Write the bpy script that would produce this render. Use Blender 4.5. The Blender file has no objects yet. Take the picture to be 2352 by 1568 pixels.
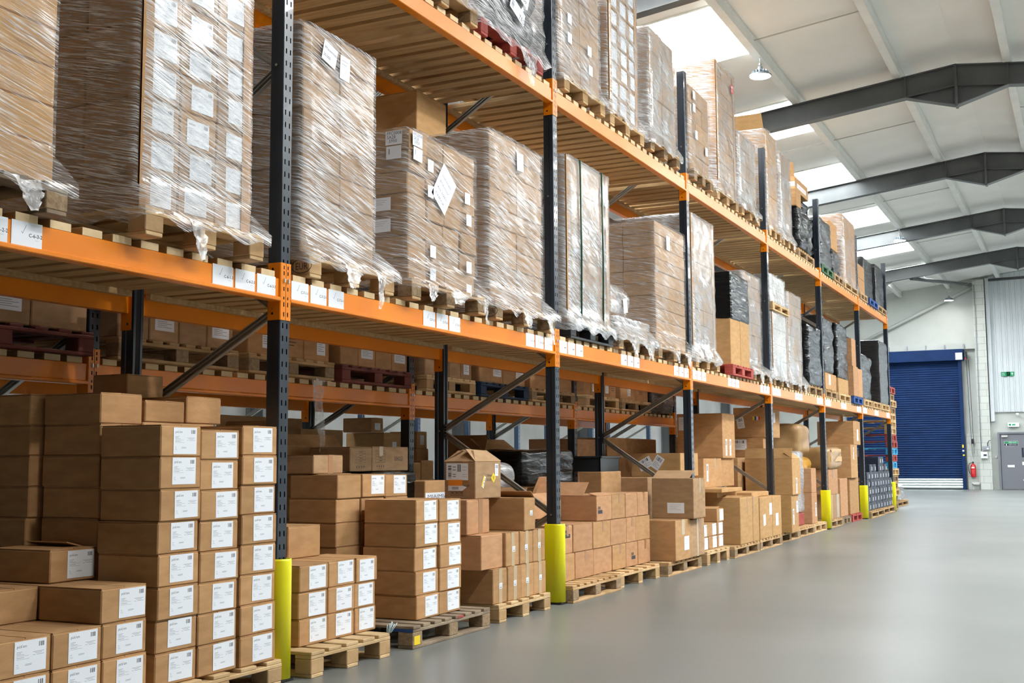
import bpy, math, random
from mathutils import Vector, Matrix, noise
random.seed(11)
SC = bpy.context.scene
COL = SC.collection
PI = math.pi

# ------------------------------------------------------------------ materials
MATS = {}
def newmat(name):
    m = bpy.data.materials.new(name); m.use_nodes = True
    MATS[name] = m
    return m, m.node_tree, m.node_tree.nodes['Principled BSDF']
def N(nt, t, **kw):
    n = nt.nodes.new(t)
    for k, v in kw.items(): setattr(n, k, v)
    return n
def simple(name, col, rough=.6, metal=0, coat=0, emit=0, spec=.5):
    m, nt, b = newmat(name)
    b.inputs['Base Color'].default_value = (*col, 1)
    b.inputs['Roughness'].default_value = rough
    b.inputs['Metallic'].default_value = metal
    b.inputs['Coat Weight'].default_value = coat
    b.inputs['Specular IOR Level'].default_value = spec
    if emit:
        b.inputs['Emission Color'].default_value = (*col, 1)
        b.inputs['Emission Strength'].default_value = emit
    return m
def mottled(name, c1, c2, rough=.6, scale=6, stretch=(1, 1, 1), bump=0, bscale=60, metal=0, coat=0, vary=0, detail=5, lo=.35, hi=.65, spec=.5, world=False):
    m, nt, b = newmat(name)
    tc = N(nt, 'ShaderNodeTexCoord'); mp = N(nt, 'ShaderNodeMapping')
    mp.inputs['Scale'].default_value = stretch
    oi = N(nt, 'ShaderNodeObjectInfo')
    if world:
        g = N(nt, 'ShaderNodeNewGeometry'); nt.links.new(g.outputs['Position'], mp.inputs[0])
    else:
        nt.links.new(tc.outputs['Object'], mp.inputs[0])
        nt.links.new(oi.outputs['Location'], mp.inputs['Location'])
    nz = N(nt, 'ShaderNodeTexNoise'); nz.inputs['Scale'].default_value = scale; nz.inputs['Detail'].default_value = detail
    nt.links.new(mp.outputs[0], nz.inputs['Vector'])
    cr = N(nt, 'ShaderNodeValToRGB')
    cr.color_ramp.elements[0].position = lo; cr.color_ramp.elements[1].position = hi
    cr.color_ramp.elements[0].color = (*c1, 1); cr.color_ramp.elements[1].color = (*c2, 1)
    nt.links.new(nz.outputs[0], cr.inputs[0])
    out = cr.outputs[0]
    if vary:
        hs = N(nt, 'ShaderNodeHueSaturation'); mr = N(nt, 'ShaderNodeMapRange')
        mr.inputs['To Min'].default_value = 1 - vary; mr.inputs['To Max'].default_value = 1 + vary
        nt.links.new(oi.outputs['Random'], mr.inputs[0]); nt.links.new(mr.outputs[0], hs.inputs['Value'])
        nt.links.new(out, hs.inputs['Color']); out = hs.outputs[0]
    nt.links.new(out, b.inputs['Base Color'])
    b.inputs['Roughness'].default_value = rough; b.inputs['Metallic'].default_value = metal
    b.inputs['Coat Weight'].default_value = coat; b.inputs['Specular IOR Level'].default_value = spec
    if bump:
        n2 = N(nt, 'ShaderNodeTexNoise'); n2.inputs['Scale'].default_value = bscale
        nt.links.new(mp.outputs[0], n2.inputs['Vector'])
        bp = N(nt, 'ShaderNodeBump'); bp.inputs['Strength'].default_value = bump; bp.inputs['Distance'].default_value = .01
        nt.links.new(n2.outputs[0], bp.inputs['Height']); nt.links.new(bp.outputs[0], b.inputs['Normal'])
    return m

mottled('card', (.42, .235, .105), (.50, .29, .135), .85, 9, (1, 1, 3), .08, 90, vary=.10, spec=.25)
mottled('card_grey', (.36, .225, .12), (.44, .28, .155), .85, 9, (1, 1, 3), .08, 90, vary=.12, spec=.25)
mottled('card_red', (.44, .235, .12), (.52, .29, .15), .85, 9, (1, 1, 3), .08, 90, vary=.08, spec=.25)
mottled('card_yellow', (.45, .265, .112), (.53, .315, .138), .85, 9, (1, 1, 3), .08, 90, vary=.08, spec=.25)
simple('card_edge', (.16, .085, .035), .9)
simple('tape_brown', (.36, .175, .065), .35, coat=.3)
simple('tape_clear', (.50, .36, .20), .18, coat=.6)
simple('tape_yellow', (.62, .30, .015), .3, coat=.5)
simple('paper', (.80, .84, .90), .7, spec=.3)
simple('paper_warm', (.78, .77, .72), .7, spec=.3)
simple('ink', (.035, .035, .05), .7)
simple('ink_grey', (.30, .32, .36), .7)
simple('ink_pen', (.05, .06, .12), .6)
simple('red_print', (.62, .04, .05), .6)
mottled('wood_new', (.52, .345, .17), (.68, .49, .27), .75, 5, (1, 1, 1), .15, 30, vary=.14, spec=.25)
mottled('wood_deck', (.42, .275, .125), (.56, .385, .195), .75, 4, (.6, 9, 9), .15, 30, vary=.06, spec=.25, world=True)
mottled('wood_end_lit', (.66, .49, .28), (.74, .57, .35), .8, 14, spec=.2)  # paler copy of the deck wood; front light painted into the board ends
mottled('wood_grey', (.17, .125, .085), (.30, .235, .165), .85, 6, (1, 1, 1), .3, 30, vary=.12, spec=.2)
mottled('wood_tan', (.40, .25, .115), (.54, .36, .19), .8, 5, (1, 1, 1), .2, 30, vary=.14, spec=.2)
mottled('wood_chip', (.24, .165, .095), (.36, .26, .16), .9, 40, bump=.3, bscale=80, spec=.2)
mottled('wood_red', (.30, .035, .028), (.42, .075, .055), .7, 8, vary=.1)
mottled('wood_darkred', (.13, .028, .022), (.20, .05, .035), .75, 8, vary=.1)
mottled('wood_blue', (.012, .055, .22), (.02, .085, .30), .65, 8, vary=.1)
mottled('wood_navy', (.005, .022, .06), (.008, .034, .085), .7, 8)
mottled('wood_cyan', (.03, .30, .58), (.06, .40, .66), .65, 8)
mottled('wood_green', (.04, .11, .05), (.07, .17, .08), .7, 8)
simple('plastic_black', (.022, .027, .032), .32)
mottled('steel_dark', (.014, .022, .034), (.022, .033, .048), .32, 3, coat=.25, lo=.3, hi=.7)
mottled('steel_blue', (.022, .045, .085), (.035, .065, .11), .38, 3, coat=.2)
mottled('orange', (.78, .215, .002), (.84, .245, .003), .33, 2, coat=.08, spec=.4, bump=.03, bscale=6)
simple('galv', (.52, .52, .49), .38, .75)
simple('zinc', (.72, .72, .70), .35, .6)
mottled('guard', (.92, .86, .003), (.96, .90, .004), .38, 3, coat=.2)
simple('hole', (.004, .004, .005), .9)  # near-black, paints the shade inside the uprights
simple('black_card', (.012, .016, .04), .55)
simple('navy', (.006, .010, .035), .55)
simple('navy_face', (.011, .017, .036), .5)
mottled('parcel_brown', (.34, .20, .08), (.42, .255, .11), .45, 5, bump=.2, bscale=8, coat=.1)
simple('cyan_print', (.06, .45, .62), .5)
mottled('concrete', (.165, .176, .167), (.225, .237, .226), .33, .55, (1, 1, 1), .035, 5, detail=8, lo=.3, hi=.72, coat=.0, world=True)
mottled('wall_paint', (.46, .48, .45), (.54, .56, .53), .75, 1.2, bump=.05, bscale=20, lo=.3, hi=.75, world=True)
mottled('wall_grey', (.22, .225, .215), (.29, .295, .285), .8, 1.5, bump=.05, bscale=20, lo=.3, hi=.75, world=True)
mottled('roof_sheet', (.78, .77, .73), (.84, .83, .79), .7, .8, lo=.3, hi=.7, world=True)
mottled('clad', (.56, .60, .62), (.62, .66, .68), .5, 1, world=True)
mottled('purlin', (.74, .75, .72), (.80, .81, .78), .55, 3, world=True)
mottled('rafter_paint', (.085, .092, .094), (.115, .122, .122), .42, 2, world=True)
mottled('door_blue', (.002, .020, .085), (.003, .027, .11), .55, 3, spec=.2)
simple('door_silver', (.62, .70, .70), .35, .6)
simple('door_grey', (.17, .175, .20), .45)
simple('white_plastic', (.75, .77, .76), .45)
simple('black_rubber', (.015, .015, .017), .5)
simple('ext_red', (.62, .012, .012), .25, coat=.5)
simple('green_sign', (.005, .26, .10), .45)
simple('blue_sign', (.01, .10, .50), .45)
simple('yellow_sign', (.85, .62, .01), .45)
simple('orange_sticker', (.85, .26, .02), .5)
simple('lamp_body', (.20, .23, .25), .4, .3)
simple('film_strip', (.55, .72, .80), .4)
simple('strap_green', (.01, .075, .045), .4)
simple('skylight', (.93, .97, 1.0), .5, emit=11)
simple('lamp_glow', (1.0, .95, .88), .5, emit=470)
simple('lamp_glow_soft', (1.0, .97, .92), .5, emit=40)
simple('exit_glow', (.75, 1.0, .90), .5, emit=1.6)
mottled('asphalt', (.25, .25, .25), (.32, .32, .31), .9, 3, world=True)

def roof_ribs():
    nt = MATS['roof_sheet'].node_tree; b = nt.nodes['Principled BSDF']
    g = N(nt, 'ShaderNodeNewGeometry'); wv = N(nt, 'ShaderNodeTexWave', wave_type='BANDS', bands_direction='Y')
    wv.inputs['Scale'].default_value = .31; wv.inputs['Distortion'].default_value = .4
    nt.links.new(g.outputs['Position'], wv.inputs['Vector'])
    bp = N(nt, 'ShaderNodeBump'); bp.inputs['Strength'].default_value = .7; bp.inputs['Distance'].default_value = .05
    nt.links.new(wv.outputs['Fac'], bp.inputs['Height']); nt.links.new(bp.outputs[0], b.inputs['Normal'])
roof_ribs()
# cinder-block pier
def blocks():
    m, nt, b = newmat('block_paint')
    tc = N(nt, 'ShaderNodeNewGeometry'); sx = N(nt, 'ShaderNodeSeparateXYZ'); cb = N(nt, 'ShaderNodeCombineXYZ')
    ad = N(nt, 'ShaderNodeMath', operation='ADD')
    nt.links.new(tc.outputs['Position'], sx.inputs[0])
    nt.links.new(sx.outputs[0], ad.inputs[0]); nt.links.new(sx.outputs[1], ad.inputs[1])
    nt.links.new(ad.outputs[0], cb.inputs[0]); nt.links.new(sx.outputs[2], cb.inputs[1])
    br = N(nt, 'ShaderNodeTexBrick'); br.inputs['Scale'].default_value = 1
    br.inputs['Brick Width'].default_value = .42; br.inputs['Row Height'].default_value = .225
    br.inputs['Mortar Size'].default_value = .008
    br.inputs['Color1'].default_value = (.58, .60, .56, 1); br.inputs['Color2'].default_value = (.53, .55, .51, 1)
    br.inputs['Mortar'].default_value = (.38, .40, .38, 1)
    nt.links.new(cb.outputs[0], br.inputs['Vector']); nt.links.new(br.outputs[0], b.inputs['Base Color'])
    b.inputs['Roughness'].default_value = .7
    bp = N(nt, 'ShaderNodeBump'); bp.inputs['Strength'].default_value = .5; bp.inputs['Distance'].default_value = .01; bp.invert = True
    nt.links.new(br.outputs['Fac'], bp.inputs['Height']); nt.links.new(bp.outputs[0], b.inputs['Normal'])
blocks()

# stretch film: a thin clear skin with streaky creases
def film(name, base=(.90, .91, .92), a0=.10, a1=.52, rough=.16, uscale=1.6, vscale=34, slope=.16, tint_spec=.7, lo=.47, hi=.72):
    m, nt, b = newmat(name)
    tc = N(nt, 'ShaderNodeTexCoord'); sx = N(nt, 'ShaderNodeSeparateXYZ')
    oi = N(nt, 'ShaderNodeObjectInfo')
    nt.links.new(tc.outputs['Object'], sx.inputs[0])
    u = N(nt, 'ShaderNodeMath', operation='ADD'); nt.links.new(sx.outputs[0], u.inputs[0]); nt.links.new(sx.outputs[1], u.inputs[1])
    us = N(nt, 'ShaderNodeMath', operation='MULTIPLY'); us.inputs[1].default_value = slope; nt.links.new(u.outputs[0], us.inputs[0])
    v = N(nt, 'ShaderNodeMath', operation='ADD'); nt.links.new(sx.outputs[2], v.inputs[0]); nt.links.new(us.outputs[0], v.inputs[1])
    uu = N(nt, 'ShaderNodeMath', operation='MULTIPLY'); uu.inputs[1].default_value = uscale; nt.links.new(u.outputs[0], uu.inputs[0])
    vv = N(nt, 'ShaderNodeMath', operation='MULTIPLY'); vv.inputs[1].default_value = vscale; nt.links.new(v.outputs[0], vv.inputs[0])
    cb = N(nt, 'ShaderNodeCombineXYZ'); nt.links.new(uu.outputs[0], cb.inputs[0]); nt.links.new(vv.outputs[0], cb.inputs[1])
    rz = N(nt, 'ShaderNodeMath', operation='MULTIPLY'); rz.inputs[1].default_value = 37; nt.links.new(oi.outputs['Random'], rz.inputs[0])
    nt.links.new(rz.outputs[0], cb.inputs[2])
    n1 = N(nt, 'ShaderNodeTexNoise'); n1.inputs['Scale'].default_value = 1.6; n1.inputs['Detail'].default_value = 7; n1.inputs['Roughness'].default_value = .62; n1.inputs['Distortion'].default_value = .5
    nt.links.new(cb.outputs[0], n1.inputs['Vector'])
    cr = N(nt, 'ShaderNodeMapRange'); cr.inputs['From Min'].default_value = lo; cr.inputs['From Max'].default_value = hi
    cr.inputs['To Min'].default_value = a0; cr.inputs['To Max'].default_value = a1
    nt.links.new(n1.outputs[0], cr.inputs[0])
    # broad patches where the film is doubled up
    n2 = N(nt, 'ShaderNodeTexNoise'); n2.inputs['Scale'].default_value = 3.2; n2.inputs['Detail'].default_value = 2
    nt.links.new(tc.outputs['Object'], n2.inputs['Vector'])
    m2 = N(nt, 'ShaderNodeMapRange'); m2.inputs['From Min'].default_value = .35; m2.inputs['From Max'].default_value = .7
    m2.inputs['To Min'].default_value = .55; m2.inputs['To Max'].default_value = 1.35
    nt.links.new(n2.outputs[0], m2.inputs[0])
    mu = N(nt, 'ShaderNodeMath', operation='MULTIPLY', use_clamp=True); nt.links.new(cr.outputs[0], mu.inputs[0]); nt.links.new(m2.outputs[0], mu.inputs[1])
    nt.links.new(mu.outputs[0], b.inputs['Alpha'])
    b.inputs['Base Color'].default_value = (*base, 1); b.inputs['Roughness'].default_value = rough
    b.inputs['Specular IOR Level'].default_value = tint_spec
    b.inputs['Coat Weight'].default_value = 1.; b.inputs['Coat Roughness'].default_value = .11; b.inputs['Coat IOR'].default_value = 1.7
    bp = N(nt, 'ShaderNodeBump'); bp.inputs['Strength'].default_value = .9; bp.inputs['Distance'].default_value = .012
    nt.links.new(n1.outputs[0], bp.inputs['Height']); nt.links.new(bp.outputs[0], b.inputs['Coat Normal'])
film('film', base=(.80, .82, .85), a0=.09, a1=1.0, vscale=120, uscale=3.8, lo=.46, hi=.60, rough=.17, slope=.24)
film('film_dense', base=(.62, .64, .66), a0=.30, a1=.92, lo=.41, hi=.60, vscale=60, uscale=7, rough=.17, slope=.3)
film('film_light', base=(.80, .82, .85), a0=.07, a1=.9, lo=.49, hi=.65, vscale=100, uscale=3.2, rough=.17, slope=.22)
film('film_grey', base=(.52, .52, .53), a0=.48, a1=.88, lo=.42, hi=.66)
film('film_grey_thin', base=(.6, .6, .58), a0=.15, a1=.6, uscale=14, vscale=14, lo=.42, hi=.66)
film('film_tail', base=(.9, .9, .9), a0=.22, a1=.75, uscale=14, vscale=14, lo=.42, hi=.66)
def blackwrap(name, base, rough):
    m, nt, b = newmat(name)
    tc = N(nt, 'ShaderNodeTexCoord'); mp = N(nt, 'ShaderNodeMapping'); mp.inputs['Scale'].default_value = (1.5, 1.5, 9); mp.inputs['Rotation'].default_value = (.18, .1, 0)
    nt.links.new(tc.outputs['Object'], mp.inputs[0])
    n1 = N(nt, 'ShaderNodeTexNoise'); n1.inputs['Scale'].default_value = 2.2; n1.inputs['Detail'].default_value = 6; n1.inputs['Distortion'].default_value = .7
    nt.links.new(mp.outputs[0], n1.inputs['Vector'])
    bp = N(nt, 'ShaderNodeBump'); bp.inputs['Strength'].default_value = .5; bp.inputs['Distance'].default_value = .035
    nt.links.new(n1.outputs[0], bp.inputs['Height']); nt.links.new(bp.outputs[0], b.inputs['Normal'])
    b.inputs['Base Color'].default_value = (*base, 1); b.inputs['Roughness'].default_value = rough
    b.inputs['Coat Weight'].default_value = .0; b.inputs['Specular IOR Level'].default_value = .3
blackwrap('black_film', (.004, .0045, .005), .09)
blackwrap('charcoal_film', (.026, .026, .027), .16)

# ------------------------------------------------------------------ mesh building
class MB:
    def __init__(s): s.v = []; s.f = []; s.m = []; s.sm = []
    def face(s, pts, mi=0, smooth=False):
        i = len(s.v); s.v.extend([tuple(p) for p in pts]); s.f.append(list(range(i, i + len(pts)))); s.m.append(mi); s.sm.append(smooth)
    def hull(s, corners, faces, mi, M=None):
        c = [Vector(p) for p in corners]
        if M is not None: c = [M @ p for p in c]
        ctr = sum(c, Vector()) / len(c); i = len(s.v); s.v.extend([tuple(p) for p in c])
        for f in faces:
            a, b_, d = c[f[0]], c[f[1]], c[f[2]]
            nn = (b_ - a).cross(d - a)
            fc = sum((c[k] for k in f), Vector()) / len(f)
            if nn.dot(fc - ctr) < 0: f = f[::-1]
            s.f.append([i + k for k in f]); s.m.append(mi); s.sm.append(False)
    def box(s, x0, x1, y0, y1, z0, z1, mi=0, c=0, M=None):
        if c <= 0:
            co = [(x, y, z) for x in (x0, x1) for y in (y0, y1) for z in (z0, z1)]
            s.hull(co, [[0, 1, 3, 2], [4, 5, 7, 6], [0, 1, 5, 4], [2, 3, 7, 6], [0, 2, 6, 4], [1, 3, 7, 5]], mi, M); return
        cx, cy, cz = (x0 + x1) / 2, (y0 + y1) / 2, (z0 + z1) / 2
        hx, hy, hz = (x1 - x0) / 2, (y1 - y0) / 2, (z1 - z0) / 2
        c = min(c, hx * .9, hy * .9, hz * .9)
        co = []; idx = {}
        for a in (-1, 1):
            for b_ in (-1, 1):
                for d in (-1, 1):
                    for k, (ex, ey, ez) in enumerate(((0, c, c), (c, 0, c), (c, c, 0))):
                        idx[a, b_, d, k] = len(co)
                        co.append((cx + a * (hx - ex), cy + b_ * (hy - ey), cz + d * (hz - ez)))
        fs = []
        q = ((-1, -1), (-1, 1), (1, 1), (1, -1))
        for a in (-1, 1):
            fs.append([idx[a, b_, d, 0] for b_, d in q]); fs.append([idx[b_, a, d, 1] for b_, d in q]); fs.append([idx[b_, d, a, 2] for b_, d in q])
        for a in (-1, 1):
            for b_ in (-1, 1):
                fs.append([idx[a, b_, -1, 0], idx[a, b_, 1, 0], idx[a, b_, 1, 1], idx[a, b_, -1, 1]])
                fs.append([idx[a, -1, b_, 0], idx[a, 1, b_, 0], idx[a, 1, b_, 2], idx[a, -1, b_, 2]])
                fs.append([idx[-1, a, b_, 1], idx[1, a, b_, 1], idx[1, a, b_, 2], idx[-1, a, b_, 2]])
                for d in (-1, 1): fs.append([idx[a, b_, d, k] for k in range(3)])
        s.hull(co, fs, mi, M)
    def bar(s, p0, p1, w, h, mi=0, c=0, up=(0, 0, 1)):
        p0, p1 = Vector(p0), Vector(p1); d = (p1 - p0); L = d.length; d.normalize()
        a = d.cross(Vector(up))
        if a.length < 1e-4: a = d.cross(Vector((0, 1, 0)))
        a.normalize(); b_ = a.cross(d)
        M = Matrix.Translation((p0 + p1) / 2) @ Matrix((d, a, b_)).transposed().to_4x4()
        s.box(-L / 2, L / 2, -w / 2, w / 2, -h / 2, h / 2, mi, c, M)
    def tube(s, pts, r, n=10, mi=0, cap=True):
        pts = [Vector(p) for p in pts]; rings = []
        for i, p in enumerate(pts):
            d = (pts[min(i + 1, len(pts) - 1)] - pts[max(i - 1, 0)]).normalized()
            a = d.cross(Vector((.31, .17, .93))).normalized(); b_ = d.cross(a)
            rr = r[i] if isinstance(r, (list, tuple)) else r
            k = len(s.v); s.v.extend([tuple(p + (a * math.cos(t) + b_ * math.sin(t)) * rr) for t in [2 * PI * j / n for j in range(n)]]); rings.append(k)
        for a, b_ in zip(rings, rings[1:]):
            for j in range(n):
                s.f.append([a + j, a + (j + 1) % n, b_ + (j + 1) % n, b_ + j]); s.m.append(mi); s.sm.append(True)
        if cap:
            s.f.append([rings[0] + j for j in range(n)][::-1]); s.m.append(mi); s.sm.append(False)
            s.f.append([rings[-1] + j for j in range(n)]); s.m.append(mi); s.sm.append(False)
    def lathe(s, prof, n=24, mi=0, c=(0, 0)):
        rings = []
        for r, z in prof:
            k = len(s.v); s.v.extend([(c[0] + r * math.cos(2 * PI * j / n), c[1] + r * math.sin(2 * PI * j / n), z) for j in range(n)]); rings.append(k)
        for a, b_ in zip(rings, rings[1:]):
            for j in range(n):
                s.f.append([a + j, a + (j + 1) % n, b_ + (j + 1) % n, b_ + j]); s.m.append(mi); s.sm.append(True)
    def prism(s, poly, y0, y1, mi=0, smooth=False):          # poly of (x, z), extruded along y
        n = len(poly); k = len(s.v)
        s.v.extend([(x, y0, z) for x, z in poly]); s.v.extend([(x, y1, z) for x, z in poly])
        for j in range(n):
            s.f.append([k + j, k + (j + 1) % n, k + n + (j + 1) % n, k + n + j]); s.m.append(mi); s.sm.append(smooth)
        s.f.append([k + j for j in range(n)][::-1]); s.m.append(mi); s.sm.append(False)
        s.f.append([k + n + j for j in range(n)]); s.m.append(mi); s.sm.append(False)
    def sheet(s, grid, mi=0, smooth=True, closed=False):
        k = len(s.v); r = len(grid); n = len(grid[0])
        for row in grid: s.v.extend([tuple(p) for p in row])
        for i in range(r - 1):
            for j in range(n if closed else n - 1):
                j2 = (j + 1) % n
                s.f.append([k + i * n + j, k + i * n + j2, k + (i + 1) * n + j2, k + (i + 1) * n + j]); s.m.append(mi); s.sm.append(smooth)
    def holed(s, us, vs, holes, put, mi=0):                  # flat plate with rectangular holes; put(u, v) -> point
        for i in range(len(us) - 1):
            for j in range(len(vs) - 1):
                cu, cv = (us[i] + us[i + 1]) / 2, (vs[j] + vs[j + 1]) / 2
                if any(a < cu < b_ and c < cv < d for a, b_, c, d in holes): continue
                s.face([put(us[i], vs[j]), put(us[i + 1], vs[j]), put(us[i + 1], vs[j + 1]), put(us[i], vs[j + 1])], mi)
    def mesh(s, name, mats):
        me = bpy.data.meshes.new(name); me.from_pydata(s.v, [], s.f)
        for x in mats: me.materials.append(MATS[x])
        me.polygons.foreach_set('material_index', s.m); me.polygons.foreach_set('use_smooth', s.sm)
        me.update(); return me
def ob(name, me, parent=None, loc=(0, 0, 0), rz=0, rot=None):
    o = bpy.data.objects.new(name, me); COL.objects.link(o); o.location = loc
    o.rotation_euler = rot if rot else (0, 0, rz)
    if parent: o.parent = parent
    return o
def tag(o, label, cat, group=None, kind=None):
    o['label'] = label; o['category'] = cat
    if group: o['group'] = group
    o['kind'] = kind or 'thing'
    return o
def thing(name, label, cat, loc=(0, 0, 0), rz=0, group=None):
    return tag(ob(name, None, None, loc, rz), label, cat, group)
def struct(name, mb, mats, label=None):
    o = ob(name, mb.mesh(name, mats)); o['kind'] = 'structure'
    if label: o['label'] = label
    return o
ORD = ['', 'first', 'second', 'third', 'fourth', 'fifth', 'sixth', 'seventh', 'eighth', 'ninth', 'tenth', 'eleventh', 'twelfth', 'thirteenth', 'fourteenth', 'fifteenth', 'sixteenth', 'seventeenth', 'eighteenth', 'nineteenth', 'twentieth']

# ------------------------------------------------------------------ lettering and paper labels
TXT = {}
def text_geo(body):
    if body not in TXT:
        cu = bpy.data.curves.new('lettering', 'FONT'); cu.body = body; cu.resolution_u = 2; cu.size = 1
        o = bpy.data.objects.new('lettering', cu); COL.objects.link(o)
        bpy.context.view_layer.update()
        dg = bpy.context.evaluated_depsgraph_get()
        me = bpy.data.meshes.new_from_object(o.evaluated_get(dg))
        vs = [tuple(v.co) for v in me.vertices]; fs = [list(p.vertices) for p in me.polygons]
        bpy.data.objects.remove(o); bpy.data.curves.remove(cu); bpy.data.meshes.remove(me)
        w = max((v[0] for v in vs), default=1)
        TXT[body] = (vs, fs, w)
    return TXT[body]
def put_text(mb, body, x, y, h, mi, z=.0007, width=None, bold=1):   # u = right, v = up on a label facing +x
    vs, fs, w = text_geo(body); sc = h / .7; sx = sc if width is None else width / w
    k = len(mb.v); mb.v.extend([(z, x + a * sx, y + b * sc) for a, b, _ in vs])
    for f in fs: mb.f.append([k + i for i in f]); mb.m.append(mi); mb.sm.append(False)
def ink(mb, u0, u1, v0, v1, mi=1, z=.0007):
    mb.face([(z, u0, v0), (z, u1, v0), (z, u1, v1), (z, u0, v1)], mi)
def bars(mb, u0, u1, v0, v1, mi=1, n=11, seed=1, vertical=True):
    r = random.Random(seed); t = 0.; e = [0]
    for _ in range(2 * n): t += r.choice((1, 1, 2, 3)); e.append(t)
    for i in range(0, 2 * n, 2):
        a, b_ = e[i] / t, e[i + 1] / t
        if vertical: ink(mb, u0 + (u1 - u0) * a, u0 + (u1 - u0) * b_, v0, v1, mi)
        else: ink(mb, u0, u1, v0 + (v1 - v0) * a, v0 + (v1 - v0) * b_, mi)
def stroke(mb, pts, w, mi=1, z=.0007):
    for (a, b_), (c, d) in zip(pts, pts[1:]):
        n = Vector((-(d - b_), c - a)); n.normalize(); n *= w / 2
        mb.face([(z, a + n.x, b_ + n.y), (z, c + n.x, d + n.y), (z, c - n.x, d - n.y), (z, a - n.x, b_ - n.y)], mi)
def paper(mb, w, h, mi=0): mb.box(-.0002, .0006, -w / 2, w / 2, -h / 2, h / 2, mi)
PM = ['paper', 'ink', 'ink_grey', 'ink_pen']
LAB = {}
def ship_label():
    mb = MB(); w, h = .148, .116; paper(mb, w, h)
    L, T = -w / 2, h / 2
    put_text(mb, "pick'em", L + .010, T - .024, .0105, 1)
    bars(mb, w / 2 - .036, w / 2 - .008, T - .027, T - .010, 1, 6, 3)
    for i, (a, b_, t) in enumerate([(.010, .036, .0016), (.010, .030, .0016), (.010, .045, .0016), (.010, .066, .0010), (.010, .044, .0018), (.010, .070, .0010), (.010, .018, .0016), (.010, .020, .0010), (.010, .024, .0010)]):
        v = T - (.040, .045, .050, .055, .061, .066, .086, .092, .097)[i]
        ink(mb, L + a, L + b_, v, v + t, 2)
    for a, b_, v in ((.086, .138, .046), (.096, .128, .051), (.086, .096, .057), (.102, .138, .057), (.052, .082, .087), (.050, .080, .0905)):
        ink(mb, L + a, L + b_, T - v, T - v + .0016, 2)
    return mb.mesh('shipping_label', PM)
def loc_label(code):
    key = 'loc' + code
    if key not in LAB:
        mb = MB(); w, h = .146, .102; paper(mb, w, h)
        if code:
            put_text(mb, code, .008, -.006, .0145, 1); put_text(mb, code, .0088, -.0055, .0145, 1)
            ink(mb, .040, .056, -.016, -.015, 2)
            stroke(mb, [(-.026, .012), (-.021, .004), (-.004, .038)], .0016, 3)
        else:
            ink(mb, .016, .058, -.004, .006, 2)
        LAB[key] = mb.mesh('location_label', PM)
    return LAB[key]
def small_label(w=.042, h=.036):
    mb = MB(); paper(mb, w, h)
    ink(mb, -.004, .004, h * .28, h * .36, 2)
    for v in (.1, -.12): ink(mb, -w * .34, w * .34, h * v, h * (v + .09), 2)
    ink(mb, -w * .34, w * .34, h * -.36, h * -.24, 1)
    return mb.mesh('carton_label', PM)
def address_label(w, h, seed=1, tall=True, mats=PM):
    mb = MB(); paper(mb, w, h)
    bars(mb, -w * .36, w * .36, h * .12, h * .4, 1, 9, seed)
    for i in range(4): ink(mb, -w * .38, w * (.38 if i % 2 else .12), h * (-.02 - .1 * i), h * (.01 - .1 * i), 2)
    return mb.mesh('address_label', mats)
def plain_paper(w, h, lines=4, big=False):
    mb = MB(); paper(mb, w, h)
    for i in range(lines): ink(mb, -w * .36, w * (.3 - .12 * (i % 3)), h * (.28 - .15 * i), h * (.30 - .15 * i), 2)
    return mb.mesh('paper_note', PM)
SHIP = ship_label(); SMALL = small_label()
ADDR = [address_label(.10, .15, 2), address_label(.16, .11, 5), address_label(.07, .20, 7), address_label(.2, .14, 9)]
NOTE = plain_paper(.13, .16)

# ------------------------------------------------------------------ cartons
CM = {}
def carton_mesh(dx, dy, dz, mat='card', kind='flaps'):
    key = (round(dx, 3), round(dy, 3), round(dz, 3), mat, kind)
    if key in CM: return CM[key]
    mb = MB(); hx, hy = dx / 2, dy / 2; e = .0025; r = random.Random(str(key))
    if kind == 'flaps':
        mb.box(-hx, hx, -hy, hy, 0, dz - .004, 0, .005)
        a, b_ = r.uniform(.0005, .003), r.uniform(.0005, .003)
        if dx >= dy:
            for s, t in ((-1, a), (1, b_)):
                y0, y1 = (-hy + .002, -.0015) if s < 0 else (.0015, hy - .002)
                zi = dz - .0035
                co = [(x, y, z) for x in (-hx + .003, hx - .003) for y, zz in ((y0, t if s > 0 else 0), (y1, t if s < 0 else 0)) for z in (zi + zz * 0, zi + .0035 + zz)]
                mb.hull(co, [[0, 1, 3, 2], [4, 5, 7, 6], [0, 1, 5, 4], [2, 3, 7, 6], [0, 2, 6, 4], [1, 3, 7, 5]], 0)
        else:
            for s in (-1, 1):
                x0, x1 = (-hx + .002, -.0015) if s < 0 else (.0015, hx - .002)
                mb.box(x0, x1, -hy + .003, hy - .003, dz - .0035, dz, 0)
        mb.box(-hx + .01, hx - .01, -hy + .01, hy - .01, dz - .0045, dz - .0036, 1)
    elif kind == 'open':                                  # open-topped shell
        t = .005
        mb.box(-hx, hx, -hy, hy, 0, t, 0); mb.box(-hx, -hx + t, -hy, hy, t, dz, 0); mb.box(hx - t, hx, -hy, hy, t, dz, 0)
        mb.box(-hx + t, hx - t, -hy, -hy + t, t, dz, 0); mb.box(-hx + t, hx - t, hy - t, hy, t, dz, 0)
    else:
        mb.box(-hx, hx, -hy, hy, 0, dz, 0, .006)
    CM[key] = mb.mesh('cardboard_box', [mat, 'card_edge'])
    return CM[key]
DIM = {}
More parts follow.
